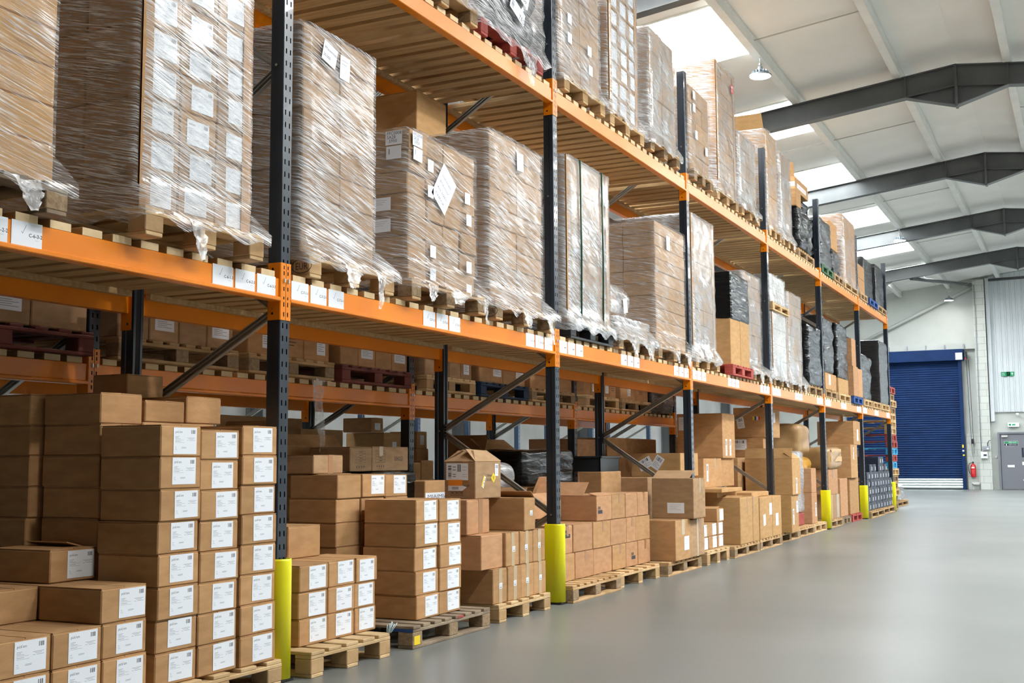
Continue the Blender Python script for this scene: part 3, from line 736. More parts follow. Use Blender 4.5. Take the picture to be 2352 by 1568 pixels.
def deck(xf, y0, y1, z, label, group, D=1.05):
    t = thing('timber_deck', label, 'shelf deck', (xf, (y0 + y1) / 2, z), 0, group)
    if 'd' not in RM:
        r = random.Random(4); m2 = MB(); n = 20; L = 3.26
        for i in range(n):
            y = -L / 2 + .055 + (L - .11) * i / (n - 1) + r.uniform(-.006, .006)
            xe = -.003 - r.uniform(0, .010); m2.box(-D + .005 + r.uniform(0, .01), xe - .0012, y - .054, y + .054, 0, .034, 0, .002); m2.box(xe - .003, xe, y - .053, y + .053, .001, .033, 1)  # thin pale cap on each board end paints in the light there
        RM['d'] = m2.mesh('deck_slats', ['wood_deck', 'wood_end_lit'])
        m2 = MB(); m2.box(-.02, .02, -L / 2, L / 2, -.032, 0, 0, .002); RM['bt'] = m2.mesh('batten', ['wood_deck'])
    ob('deck_slats', RM['d'], t); ob('batten', RM['bt'], t, (-.08, 0, 0)); ob('batten', RM['bt'], t, (-D + .08, 0, 0))
    return t
def Yp(i): return 1.4 + 3.4 * i
for i in range(8):
    frame(XA, Yp(i), 5.1, f'dark blue upright frame of the front rack, {ORD[i]} in view from the left' if i else 'dark blue upright frame at the near end of the front rack, out of view', 'front rack uprights')
LZ = (1.865, 3.822)
bayname = ['left edge bay', 'first full bay', 'second full bay', 'third full bay', 'fourth full bay', 'fifth full bay', 'far end bay']
for b in range(7):
    y0, y1 = Yp(b), Yp(b + 1)
    for l, z in enumerate(LZ):
        lv = ('lower', 'upper')[l]; labs = []
        if l == 0:
            for g, off in enumerate((.09, 1.42, 2.886)):
                for q in range(3):
                    code = f'C-{6 + b}-{q + 1}-{g + 1}' if b < 2 else ''
                    labs.append((y0 + .04 + off + .163 * q - (.0 if g else .0), code))
        rail(XA, y0, y1, z, f'orange front beam of the {lv} shelf, {bayname[b]} of the front rack', 'front rack beams', False, labs)
        rail(XA - 1.05, y0, y1, z, f'orange rear beam of the {lv} shelf, {bayname[b]} of the front rack', 'front rack beams', True)
        deck(XA, y0, y1, z + .1155, f'slatted timber deck on the {lv} shelf, {bayname[b]} of the front rack', 'front rack decks')
for i in range(5): frame(XB, Yp(i), 5.1, f'dark upright frame of the second rack behind, {ORD[i + 1]} along', 'second rack uprights')
for b in range(4):
    rail(XB, Yp(b), Yp(b + 1), 1.49, f'orange aisle-side beam of the second rack behind, {ORD[b + 1]} bay along', 'second rack beams')
    rail(XB - 1.05, Yp(b), Yp(b + 1), 1.49, f'shaded orange far-side beam of the second rack behind, {ORD[b + 1]} bay along', 'second rack beams', True)
    deck(XB, Yp(b), Yp(b + 1), 1.6055, f'timber deck of the second rack behind, {ORD[b + 1]} bay along', 'second rack decks')
for i in range(3, 8): frame(-8.8, Yp(i), 5.1, f'blue upright frame of the third rack by the wall, {ORD[i - 2]} along', 'third rack uprights', 'steel_blue')
# post guards
m2 = MB(); Rg, tg = .062, .009
outer = [(-.075, -Rg)] + [(Rg * math.cos(a), Rg * math.sin(a)) for a in [-PI / 2 + PI * i / 18 for i in range(19)]] + [(-.075, Rg)]
inner = [(x if x < -.01 else x * (1 - tg / Rg), y * (1 - tg / Rg)) for x, y in outer]
def wall_(a, z0, z1, flip=False):
    rows = [[(x, y, z0) for x, y in a], [(x, y, z1) for x, y in a]]; m2.sheet(rows, 0, True)
ro = [(x * .985, y * .985) for x, y in outer]
m2.sheet([[(x, y, .012) for x, y in inner], [(x, y, .012) for x, y in outer], [(x, y, .575) for x, y in outer], [(x, y, .587) for x, y in ro], [(x, y, .587) for x, y in inner], [(x, y, .012) for x, y in inner]], 0, True)
m2.box(-.08, .055, -.055, .055, 0, .0115, 1)
GM = m2.mesh('post_guard', ['guard', 'black_rubber'])
for i in range(1, 8):
    if i == 3: continue
    tag(ob('post_guard', GM, None, (XA - .015, Yp(i), .0045)), f'yellow plastic post guard on the foot of the {ORD[i]} upright in view', 'post guard', 'yellow post guards')

# ------------------------------------------------------------------ floor level: stacks of cartons on pallets
def ship(o, du=0., dv=0., tilt=0.):
    dx, dy, dz = DIM[o.name]
    return sticker(o, SHIP, dy / 2 - .074 - .022 + du, dz / 2 + .002 + dv, name='shipping_label', tilt=tilt)
rr = random.Random(3)
def column(xf, y0, y1, z0, n, h, dep, where, group, labels=True, mat='card', skip=(), jit=.006, total=None, first=1):
    for i in range(n):                                   # from the bottom up
        if i in skip: continue
        k = n - i
        j = rr.uniform(-jit, jit); g = rr.uniform(-.004, .004)
        word = 'top' if k == 1 else ORD[k]
        lab = f'{word} carton from the top in {where}' if k > 1 else f'topmost carton in {where}'
        o = carton(xf + j, y0 + g, y1 + g, z0 + i * h, z0 + (i + 1) * h - .0012, dep, lab, group, mat, rz=rr.uniform(-.006, .006))
        if labels: ship(o, rr.uniform(-.018, .006), rr.uniform(-.006, .006), rr.uniform(-.015, .015))
# --- bay left of the first upright: tall labelled stack
pallet(-3.545, 3.86, 4.745, 0, 'light wooden pallet under the tall labelled carton stack by the first yellow guard', H=.119)
G = 'labelled cartons of the tall stack'
column(-3.57, 3.905, 4.160, .1205, 8, .1386, .345, 'left front column of the tall labelled stack', G)
column(-3.575, 4.170, 4.435, .1205, 8, .1366, .345, 'middle front column of the tall labelled stack', G)
column(-3.568, 4.452, 4.715, .1205, 8, .1396, .345, 'front column touching the first yellow guard', G)
column(-3.945, 3.932, 4.192, .1205, 9, .1400, .345, 'second row, left column of the tall stack', G, False, jit=.004)
column(-4.315, 3.872, 4.128, .1205, 9, .1400, .33, 'third row, left column of the tall stack', G, False, jit=.004)
carton(-3.95, 4.200, 4.705, .1205, 1.2535, .34, 'plain carton block hidden behind the tall labelled stack', 'plain cartons behind the tall stack', kind='plain')
carton(-3.95, 4.212, 4.480, 1.255, 1.357, .33, 'low plain carton on top of the tall stack, between two taller ones', 'plain cartons on top of the tall stack')
carton(-3.95, 4.495, 4.750, 1.255, 1.388, .33, 'plain carton on top of the tall stack, closest to the first upright', 'plain cartons on top of the tall stack')
carton(-4.32, 4.20, 4.74, .1205, 1.392, .24, 'plain tall carton block behind the tall labelled stack', 'plain cartons behind the tall stack', kind='plain')
carton(-4.33, 4.485, 4.745, 1.393, 1.512, .235, 'shaded brown carton highest on the tall stack under the beams', 'plain cartons on top of the tall stack')
# --- low stack at the lower left corner
pallet(-3.545, 2.95, 3.86, 0, 'wooden pallet under the low carton stack at the lower left corner', H=.142)
G = 'labelled cartons of the low stack'
for yi, (a, b, nm) in enumerate(((3.100, 3.343, 'left'), (3.349, 3.598, 'middle'), (3.604, 3.850, 'right'))):
    for k in range(2):
        o = carton(-3.57 + rr.uniform(-.004, .004), a, b, .1435 + .1392 * k, .1435 + .1392 * (k + 1) - .001, .345, f'labelled carton in the {("bottom", "middle")[k]} layer of the low corner stack, {nm} of three', G); ship(o, -.002, 0)
    for k in range(3 if yi else 2):
        carton(-3.925, a + .004, b - .002, .1435 + .1392 * k, .1435 + .1392 * (k + 1) - .001, .345, f'plain carton in the second row of the low corner stack, {nm} column, {("bottom", "middle", "top")[k]}', G)
o = carton(-3.575, 3.594, 3.848, .4225, .5625, .345, 'labelled carton alone on the front edge of the low corner stack', G); ship(o, .012, 0)
o = carton(-3.935, 3.662, 3.915, .5625, .7015, .345, 'labelled carton topmost on the low corner stack, lid slightly open', G); ship(o, .010, 0); flap(o, '+y', .1, 2.9, .2, .95)
# --- first full bay
P1L = 'new wooden pallet just right of the first yellow guard'
pallet(-3.50, 4.92, 5.66, 0, P1L, mats=NEW, H=.127, D=1.0)
G = 'labelled cartons beside the first guard'
for ci, (a, b, nm) in enumerate(((5.015, 5.270, 'left'), (5.278, 5.530, 'middle'), (5.536, 5.748, 'right'))):
    for k in range(3):
        j = .0 if k == 2 else rr.uniform(-.02, .0) * (ci > 0)
        o = carton(-3.645 + rr.uniform(-.004, .004), a + j, b + j - .002, .128 + .1362 * k, .128 + .1362 * (k + 1) - .001, .345, f'labelled carton, {nm} column, {("bottom", "middle", "top")[k]} layer, low stack right of first yellow guard', G); ship(o, rr.uniform(-.012, .006), rr.uniform(-.004, .004), rr.uniform(-.01, .01))
G = 'labelled cartons behind the low stack'
column(-4.0, 5.16, 5.415, .128, 3, .1362, .345, 'left column behind the low stack by first guard', G, False)
o = carton(-3.93, 5.30, 5.60, .5375, .713, .33, 'plain carton lying on the low stack close to the first upright', mat='card'); 
carton(-4.0, 5.44, 5.70, .128, .5365, .34, 'plain carton block hidden behind the low labelled stack', kind='plain')
# labelled tower in the second row
G = 'cartons of the second row tower'
column(-4.03, 6.175, 6.437, .1305, 6, .1428, .345, 'left front column, tower behind the weathered pallet', G, True)
column(-4.03, 6.446, 6.715, .1305, 6, .1418, .345, 'right front column, tower behind the weathered pallet', G, True)
column(-4.03, 5.905, 6.160, .1305, 6, .1425, .345, 'far left column, tower close to the first upright', G, False)
column(-4.39, 6.12, 6.60, .0015, 7, .1412, .30, 'back row of the tower under the taped carton', G, False)
o = carton(-4.21, 5.92, 6.235, .9925, 1.105, .36, 'carton with a brown tape stripe on top of the second row tower', mat='card_grey'); tape(o, 'front', .02, 'tape_brown', .05, True)
# weathered pallet stack
pallet(-3.50, 5.90, 6.87, 0, 'weathered grey pallet with blue and yellow paint marks', D=.87, style='block', mats=GREY, H=.129)
wp = [o for o in bpy.data.objects if o.get('label', '').startswith('weathered grey pallet')][0]
m2 = MB(); m2.box(.4355, .4365, -.470, -.405, .022, .072, 0); m2.box(.28, .4365, -.486, -.4855, .095, .112, 1); m2.box(.438, .439, .05, .12, .113, .127, 2)
ob('paint_mark', m2.mesh('paint_mark', ['yellow_sign', 'wood_blue', 'wood_red']), wp)
m2 = MB()
for i in range(6): m2.tube([(.004 * i, .006 * (i % 3), 0), (.006 * i + .01, .012 * (i % 3) - .01 + .006 * i, .045 + .006 * (i % 4))], .0025, 5, 0)
tag(ob('plastic_strips', m2.mesh('plastic_strips', ['film_strip']), None, (-3.515, 5.645, .127)), 'few pale blue plastic strips sticking up at the pallet end', 'plastic strip')
G = 'labelled cartons on the weathered pallet'
column(-3.61, 6.118, 6.388, .1305, 5, .1408, .365, 'left column of the stack on the weathered pallet', G, True, jit=.012)
column(-3.608, 6.398, 6.672, .1305, 5, .1400, .365, 'right column of the stack on the weathered pallet', G, True, jit=.008)
# paler cartons with small labels
pallet(-3.535, 7.07, 7.90, 0, 'light wooden pallet just left of the second yellow guard', D=1.02, mats=NEW, H=.119)
G = 'taped cartons left of the second guard'
def tcol(xf, ys, z0, z1, dep, row, mat, names):
    for (a, b), nm in zip(ys, names):
        o = carton(xf + rr.uniform(-.004, .004), a, b - .003, z0, z1 - .001, dep, f'taped carton with tiny label, {row} row, {nm} by the second yellow guard', G, mat)
        sticker(o, SMALL, rr.uniform(-.01, .02), (z1 - z0) * .5, name='carton_label'); tape(o, 'front', .005, 'tape_clear', .05, True)
Q4 = ['first', 'second', 'third', 'fourth']
tcol(-3.57, [(7.055 + .212 * i, 7.055 + .212 * (i + 1)) for i in range(4)], .120, .348, .36, 'bottom', 'card', Q4)
tcol(-3.575, [(7.262 + .2095 * i, 7.262 + .2095 * (i + 1)) for i in range(3)], .349, .576, .36, 'second', 'card', Q4)
o = carton(-3.565, 7.53, 7.71, .577, .803, .32, 'wide carton topmost on the taped stack left of the second guard', G, 'card', ); sticker(o, SMALL, .02, .12, name='carton_label'); flap(o, '+y', .08, 2.5)
o = carton(-3.70, 6.93, 7.255, .577, .806, .34, 'pinkish carton with tape stripe supporting the worn gable-topped box', G, 'card_red'); tape(o, 'front', .03, 'tape_brown', .06, True)
o = carton(-3.94, 7.00, 7.40, .120, .348, .34, 'plain carton, bottom of second row behind the taped stack', G, 'card_red')
o = carton(-3.60, 6.94, 7.255, .349, .576, .34, 'plain carton, middle layer at the left end of the taped stack', G, 'card_red')
m2 = MB(); r0 = random.Random(2)
m2.sheet([[(.06 * i - .1, .05 * j - .1, .012 + .02 * noise.noise(Vector((i * .9, j * .8, 3)))) for j in range(5)] for i in range(4)], 0, True)
# worn box with gable flaps and stickers
w = carton(-3.755, 7.155, 7.545, .8065, 1.062, .24, 'worn taped box with half-closed flaps, hazard stickers and shipping labels', None, 'card_grey', 'flaps')
m2 = MB()
hx, hy, hz = .12, .195, .2555
m2.face([(hx, -hy, hz), (hx, hy, hz), (.03, hy * .72, hz + .075), (.03, -hy * .86, hz + .085)], 0)
m2.face([(-hx, -hy, hz), (hx, -hy, hz), (.06, -hy * .55, hz + .075), (-.06, -hy * .55, hz + .075)], 0)
m2.face([(-hx, -hy, hz), (-hx, hy, hz), (-.01, hy * .7, hz + .075), (-.01, -hy * .7, hz + .075)], 0)
m2.face([(-hx, hy, hz), (hx, hy, hz), (.03, hy * .72, hz + .075), (-.03, hy * .72, hz + .075)], 0)
me = m2.mesh('box_flap', ['card_grey']); fo = ob('box_flap', me, w); so = fo.modifiers.new('thick', 'SOLIDIFY'); so.thickness = .005
m2 = MB(); m2.box(-.0002, .0009, -.026, .026, -.026, .026, 0); ink(m2, -.014, .014, -.002, .003, 1, .0012); stroke(m2, [(-.012, -.014), (.006, -.006)], .004, 1, .0012); stroke(m2, [(-.01, .014), (.01, .008)], .004, 1, .0012)
s_ = ob('hazard_sticker', m2.mesh('hazard_sticker', ['yellow_sign', 'ink']), w, (.1212, .075, .14), rot=(PI / 4, 0, 0))
m2 = MB(); paper(m2, .032, .085, 0); ink(m2, -.016, .0, -.0425, .0425, 2, .0008); bars(m2, .004, .014, -.03, .03, 1, 8, 4, False)
ob('two_tone_sticker', m2.mesh('two_tone_sticker', ['paper', 'ink', 'yellow_sign']), w, (.1212, -.075, .115), rot=(-.45, 0, 0))
sticker(w, address_label(.052, .085, 3), .125, .195, name='shipping_label')
m2 = MB()
put_text(m2, 'TDB/Item/No', -.075, .0, .016, 0, 0, .115); put_text(m2, '001 1-1/8', -.075, -.03, .016, 0, 0, .06)
ob('box_print', m2.mesh('box_print', ['ink']), w, (.1209, .05, .15))
m2 = MB(); paper(m2, .17, .115, 0); bars(m2, -.07, -.045, -.045, .045, 1, 12, 6, False); bars(m2, .0, .03, .0, .05, 1, 12, 8)
for v in (.03, .01, -.02, -.035): ink(m2, -.035, -.01, v, v + .004, 1); ink(m2, .04, .075, v, v + .002, 2)
sticker(w, m2.mesh('courier_label', PM), -.02, .185, 'side', 'courier_label')
m2 = MB(); ink(m2, -.06, .05, .005, .045, 0); m2.face([(.0004, -.06, -.03), (.0004, .05, -.03), (.0004, .085, -.005), (.0004, .05, .006), (.0004, -.06, .005)], 1)
bars(m2, -.03, .02, -.02, 0, 2, 6, 5, False)
sticker(w, m2.mesh('orange_sticker', ['orange_sticker', 'paper', 'ink']), -.03, .085, 'side', 'orange_sticker')
m2 = MB(); put_text(m2, 'A.W.  4.2 wt', -.075, .03, .012, 0, 0, .12); put_text(m2, '0.21 CBM', .035, .0, .012, 0, 0, .05)
for i in range(3):
    u = -.06 + .034 * i
    for a, b, c, d in ((u, u + .026, -.03, -.028), (u, u + .026, -.062, -.06), (u, u + .002, -.06, -.03), (u + .024, u + .026, -.06, -.03)): ink(m2, a, b, c, d, 0, 0)
    arrow(m2, u + .013, -.045, .022, 0)
sticker(w, m2.mesh('box_print', ['ink']), -.01, .085, 'side', 'box_print')
tape(w, 'side', .045, 'tape_brown', .05)
# things behind, seen between the stacks
def lump_mesh(dx, dy, dz, r, amp, seed, mat, n=16, fs=3.):
    mb = MB(); hx, hy, hz = dx / 2, dy / 2, dz / 2; r = min(r, hx * .95, hy * .95, hz * .95)
    def P(p):
        x, y, z = p; q = Vector((max(-hx + r, min(hx - r, x)), max(-hy + r, min(hy - r, y)), max(-hz + r, min(hz - r, z))))
        d = Vector(p) - q
        if d.length > 1e-6: d.normalize()
        v = q + d * r
        a = noise.noise(Vector((v.x * fs * .8 + seed, v.y * fs * .8, v.z * fs * 2.6))) + .35 * noise.noise(Vector((v.x * fs * 1.5 + seed, v.y * fs * 1.5, v.z * fs * 6)))
        zz = v.z + hz
        k = min(1., zz / (.15 * dz)) if dz else 1
        v = v + d * amp * a
        return (v.x, v.y, max(0, v.z + hz))
    L = [-1 + 2 * i / n for i in range(n + 1)]
    for ax in range(3):
        for s in (-1, 1):
            g = []
            for a in L:
                row = []
                for b in L:
                    c = [0, 0, 0]; c[ax] = s; c[(ax + 1) % 3] = a; c[(ax + 2) % 3] = b * s
                    row.append(P((c[0] * hx, c[1] * hy, c[2] * hz)))
                g.append(row)
            mb.sheet(g, 0, True)
    return mb.mesh('wrapped_bundle', [mat])
def lump(name, xf, y0, y1, z0, z1, dep, label, cat, mat='black_film', r=.06, amp=.015, seed=0, group=None, rz=0, n=16):
    return tag(ob(name, lump_mesh(dep, y1 - y0, z1 - z0, r, amp, seed, mat, n), None, (xf - dep / 2, (y0 + y1) / 2, z0), rz), label, cat, group)
lump('black_wrapped_bundle', -4.50, 6.62, 7.66, .001, .995, .36, 'low black-wrapped bundle under the two printed cartons', 'wrapped bundle', 'black_film', .03, .012, 3)
def printed(o, kind):
    m2 = MB(); dx, dy, dz = DIM[o.name]
    if kind == 'grid':
        for i in range(5): ink(m2, -.07, .055, .055 - .02 * i, .0565 - .02 * i, 0, 0)
        for u in (-.07, -.03, .02, .054): ink(m2, u, u + .0015, -.025, .056, 0, 0)
        for i in range(4): ink(m2, -.02, .01, .045 - .02 * i, .049 - .02 * i, 0, 0)
        for i in range(4): u = -.055 + .03 * i; arrow(m2, u, -.055, .024, 0)
    else: put_text(m2, 'IUIHOOD', -.06, -.015, .034, 0, 0, .12)
    return ob('box_print', m2.mesh('box_print', ['ink']), o, (dx / 2 + .0006, 0, dz * .5))
a = carton(-4.535, 6.80, 7.075, .9965, 1.165, .34, 'printed brown carton with symbols, beside the carton reading IUIHOOD', None, 'card_grey'); printed(a, 'grid')
a = carton(-4.535, 7.08, 7.57, .9965, 1.170, .34, 'printed brown carton reading IUIHOOD on the black bundle', None, 'card_grey')
c = printed(a, 'grid'); c.location.y = -.13; c = printed(a, 'word'); c.location.y = .11
tape(a, 'front', -.13, 'tape_clear', .05)
def open_box(xf, y0, y1, z0, z1, dep, label, flaps, mat='card', group=None, rz=0):
    o = carton(xf, y0, y1, z0, z1, dep, label, group, mat, 'open', rz)
    for f in flaps: flap(o, *f)
    return o
open_box(-4.98, 6.55, 7.35, .70, 1.18, .5, 'large dark open box with raised flap behind the printed cartons', [('-y', .2, 2.1), ('back', .22, 1.5), ('front', .1, 2.2)])
carton(-4.98, 6.55, 7.35, .001, .699, .5, 'large plain carton under the dark open box', None, 'card', 'plain')
carton(-5.45, 7.42, 8.02, .001, .62, .4, 'tall plain carton low in the second rack', None, 'card', 'plain', rz=0)
open_box(-5.42, 7.45, 8.02, .621, 1.318, .4, 'dark tall open box behind, under the second rack beams', [('back', .1, 1.5)])
G = 'cartons stacked far behind under the second rack'
for i, (x, y0, y1, z0, z1, d, m, nm) in enumerate((
    (-5.6, 8.92, 9.29, .90, 1.065, .4, 'card_yellow', 'yellowish carton, lower one far behind the second rack post'), (-5.6, 8.93, 9.28, 1.066, 1.32, .4, 'card_yellow', 'yellowish carton with pink label far behind under the second rack'),
    (-5.62, 8.76, 8.95, 1.321, 1.446, .3, 'card', 'small carton highest on the far stack under the second rack'), (-5.6, 9.50, 9.72, 1.05, 1.182, .3, 'card_yellow', 'yellowish carton under the white-labelled one right of the rack post'), (-5.6, 9.505, 9.69, 1.183, 1.341, .3, 'card_yellow', 'small yellowish carton with white label right of the rack post'))):
    o = carton(x, y0, y1, z0, z1, d, nm, G, m)
    if i in (1, 4): sticker(o, plain_paper(.07, .09, 3), 0, (z1 - z0) * .5)
    if i == 2: sticker(o, plain_paper(.09, .06, 2), 0, .05)
carton(-5.55, 8.85, 9.75, .001, .899, .42, 'wide plain carton carrying the far yellowish cartons', None, 'card', 'plain')
carton(-5.58, 9.46, 9.74, .90, 1.049, .32, 'plain carton under the yellowish pair right of the rack post', G, 'card')
carton(-5.02, 8.36, 8.585, .80, 1.053, .3, 'small brown carton beside the second rack post', None, 'card')
o = carton(-5.02, 8.595, 8.80, .80, 1.07, .3, 'plain brown carton touching the smaller one by the second rack post', None, 'card')
carton(-4.99, 8.33, 8.85, .001, .799, .38, 'plain carton block under the small cartons by the rack post', None, 'card', 'plain')
o = carton(-4.42, 7.62, 7.99, .001, .92, .2, 'dark carton with a white handwritten strip between two rack posts', None, 'card', 'plain')
m2 = MB(); paper(m2, .36, .06, 0); put_text(m2, 'MIAIMIA', -.15, -.012, .028, 3, .0007, .30); sticker(o, m2.mesh('handwritten_strip', PM), 0, .80, name='handwritten_strip')
lump('clear_bag', -4.24, 8.37, 8.80, .80, 1.045, .34, 'pale grey plastic-wrapped bundle right of the worn box', 'wrapped bundle', 'film_grey', .08, .02, 5)
lump('black_plastic_bundle', -4.36, 9.18, 10.33, .83, 1.16, .42, 'glossy black plastic bundle behind the second upright', 'wrapped bundle', 'black_film', .05, .022, 8, n=22)
carton(-4.41, 8.32, 8.86, .001, .798, .22, 'plain carton under the pale plastic bundle', None, 'card', 'plain')
carton(-4.57, 9.10, 10.36, .001, .828, .22, 'wide plain carton carrying the black plastic bundle', None, 'card', 'plain')
open_box(-5.0, 9.72, 10.62, .60, 1.15, .5, 'dark open box with raised flaps under the second rack', [('-y', .17, 2.0), ('front', .2, 2.5, 0, .8)])
carton(-5.0, 9.72, 10.62, .001, .599, .5, 'plain carton under the dark open box with raised flaps', None, 'card', 'plain')

# --- second full bay: brown cartons on two pallets
pallet(-3.51, 8.26, 9.27, 0, 'wooden pallet with boarded base just right of the second yellow guard', style='block', mats=TAN, D=1.0, H=.129)
pallet(-3.555, 9.36, 10.38, 0, 'wooden pallet touching the boarded pallet right of the second guard', style='euro', mats=NEW, D=1.0, H=.127)
G = 'brown cartons right of the second guard'
rows = [(.1305, .3415, [(8.40, 8.680), (8.690, 9.075), (9.086, 9.500), (9.508, 9.828), (9.834, 10.132), (10.14, 10.465)]),
        (.3425, .5605, [(8.40, 8.650), (8.660, 9.060), (9.070, 9.455), (9.465, 9.855), (9.860, 10.098), (10.104, 10.485)]),
        (.5615, .7735, [(9.165, 9.505), (9.512, 9.836), (9.840, 10.142), (10.147, 10.436)])]
for ri, (z0, z1, ys) in enumerate(rows):
    for ci, (a, b) in enumerate(ys):
        o = carton(-3.675 + rr.uniform(-.006, .004), a, b - .003, z0, z1 - .001, .60 if ri == 2 and ci == 0 else .36, f'brown carton, {("bottom", "middle", "top")[ri]} row, {ORD[ci + 1]} from the second yellow guard', G, 'card_red' if (ci + ri) % 3 else 'card')
        if (ci + ri) % 2: tape(o, 'front', .03, 'tape_brown', .04, ri == 2 and ci == 2)
        if (ri, ci) in ((0, 4), (1, 0), (2, 0)):
            m2 = MB(); ink(m2, -.05, .05, 0, .03, 0, 0)
            for u in (-.045, -.015): ink(m2, u, u + .02, .036, .06, 0, 0)
            m2b = m2.mesh('box_print', ['ink']); sticker(o, m2b, (b - a) * (.12 if ri != 2 else -.28), .06 if ri != 1 else .12, name='box_print')
        if ri == 2 and ci == 0: tape(o, 'side', -.12, 'tape_brown', .06); flap(o, '-y', .17, 2.45, .05, .8); flap(o, 'back', .17, 2.0); flap(o, 'front', .08, 2.9)
        if ri == 2 and ci == 1: flap(o, 'front', .1, 3.0)
carton(-4.06, 8.35, 9.10, .1305, .60, .34, 'plain carton in the second row behind the brown cartons', G, 'card', 'plain')
open_box(-3.98, 8.36, 9.12, .601, .735, .34, 'open flat carton with a white slip left of the second upright', [('-y', .16, 2.3), ('front', .12, 2.6)], 'card_red')
# --- second bay, end: big cartons
pallet(-3.50, 10.46, 11.50, 0, 'brown pallet under the two big cartons before the third upright', style='block', mats=TAN, D=1.0, H=.127)
o = carton(-3.47, 10.60, 11.06, .128, .502, .34, 'tall taped carton with white label, under the big leaning carton', None, 'card'); sticker(o, plain_paper(.15, .13, 3), .10, .15); tape(o, 'front', .0, 'tape_clear', .09)
m2 = carton(-3.475, 11.07, 11.53, .128, .485, .09, 'brown carton bound in clear tape before the third upright', None, 'card_grey', 'plain'); tape(m2, 'front', 0, 'tape_clear', .05, True); tape(m2, 'front', .14, 'tape_brown', .05)
o = carton(-3.41, 10.985, 11.37, .503, .885, .42, 'big carton leaning over the pallet edge with a white side label', None, 'card_grey'); sticker(o, plain_paper(.17, .10, 4), .03, .10, 'side'); flap(o, '-y', .2, 2.75, 0, .9); tape(o, 'front', .02, 'tape_clear', .03)
carton(-3.98, 11.30, 11.50, .129, .89, .43, 'large carton behind the leaning one, seen past its side', None, 'card_grey', 'plain')
G = 'big cartons behind the third upright'
o = carton(-3.92, 12.19, 12.82, .885, 1.137, .56, 'long carton with two white labels behind the third upright', G, 'card_yellow'); sticker(o, ADDR[1], -.12, .14, 'side', tilt=.5); sticker(o, ADDR[0], .02, .15, 'side', tilt=-.6)
carton(-3.93, 12.16, 12.50, .139, .884, .54, 'plain carton block under the long labelled carton', G, 'card', 'plain')
o = tag(ob('plastic_crate', None, None, (-4.42, 11.02, .955)), 'small black plastic crate among the cartons behind the third upright', 'crate')
m2 = MB(); m2.box(-.14, .14, -.25, .25, 0, .006, 0)
for x0, x1, y0, y1 in ((-.145, -.135, -.26, .26), (.135, .145, -.26, .26), (-.145, .145, -.26, -.25), (-.145, .145, .25, .26)): m2.box(x0, x1, y0, y1, 0, .145, 0)
m2.box(-.16, .16, -.275, -.25, .13, .15, 0, .004); m2.box(-.16, .16, .25, .275, .13, .15, 0, .004); m2.box(.135, .16, -.275, .275, .13, .15, 0, .004); m2.box(-.16, -.135, -.275, .275, .13, .15, 0, .004)
ob('crate_body', m2.mesh('crate_body', ['plastic_black']), o)
carton(-4.26, 10.75, 11.29, .129, .953, .23, 'plain carton carrying the small black crate', G, 'card', 'plain')
carton(-5.02, 11.78, 12.80, .30, 1.298, .5, 'tall brown carton under the second rack beam, beside its post', None, 'card_red', 'plain')
carton(-5.02, 11.78, 14.6, .001, .299, .5, 'low wide carton under the tall brown ones in the second rack', None, 'card', 'plain')
o = carton(-5.02, 12.86, 14.6, .30, 1.327, .5, 'wide brown carton with dark print under the second rack beam', None, 'card', 'plain')
# --- third full bay
pallet(-3.50, 11.69, 12.52, 0, 'small pale pallet with seven little labelled cartons', style='euro', mats=NEW, D=1.0, H=.138)
G = 'little labelled cartons on the pale pallet'
for z0, ys, nm in ((.139, [(11.72, 11.955), (11.99, 12.29), (12.296, 12.51)], 'bottom'), (.2715, [(11.70, 11.92), (11.925, 12.285), (12.29, 12.50)], 'middle')):
    for i, (a, b) in enumerate(ys):
        o = carton(-3.565 + rr.uniform(-.005, .005), a, b - .004, z0, z0 + .1315, .345, f'little labelled carton, {nm} row, {ORD[i + 1]} from the left, on the pale pallet', G); ship(o, .012, 0)
o = carton(-3.565, 12.30, 12.545, .404, .545, .345, 'little labelled carton alone on top, lid ajar, pale pallet', G); ship(o, .014, 0); flap(o, '-y', .11, 2.95)
pallet(-3.48, 12.66, 13.74, 0, 'brown pallet under the large squat carton', style='block', mats=TAN, D=1.0, H=.125)
o = carton(-3.49, 12.955, 13.775, .126, .64, .80, 'large squat carton with open lid and flat panels lying on it', None, 'card_yellow', 'plain'); tape(o, 'front', -.1, 'tape_brown', .03); tape(o, 'front', .17, 'tape_brown', .03)
m2 = MB(); m2.box(.3995, .4015, .118, .122, 0, .514, 0); ob('carton_seam', m2.mesh('carton_seam', ['card_edge']), o)
flap(o, '-y', .1, 2.9); 
o = carton(-3.62, 12.70, 13.55, .700, .745, .6, 'flat carton panel lying on the large squat carton', None, 'card_yellow', 'plain')
carton(-3.70, 12.80, 13.6, .641, .699, .5, 'thin flat carton between the squat carton and the panel', None, 'card_yellow', 'plain')
pallet(-3.50, 13.86, 14.945, 0, 'brown pallet just left of the fourth upright foot', style='block', mats=TAN, D=1.0, H=.125)
o = carton(-3.50, 13.87, 14.94, .126, .615, .80, 'wide split carton with two white slips left of the fourth upright', None, 'card_yellow', 'plain'); sticker(o, plain_paper(.11, .13, 3), -.33, .22, tilt=.1); sticker(o, plain_paper(.13, .14, 3), -.02, .34); sticker(o, plain_paper(.14, .15, 3), .30, .2)
m2 = MB(); m2.box(.3995, .4015, .058, .062, 0, .489, 0); ob('carton_seam', m2.mesh('carton_seam', ['card_edge']), o)
carton(-3.60, 13.90, 14.72, .616, .672, .5, 'thin flat carton on top of the wide split carton', None, 'card_yellow', 'plain')
G = 'big cartons at the back of the third bay'
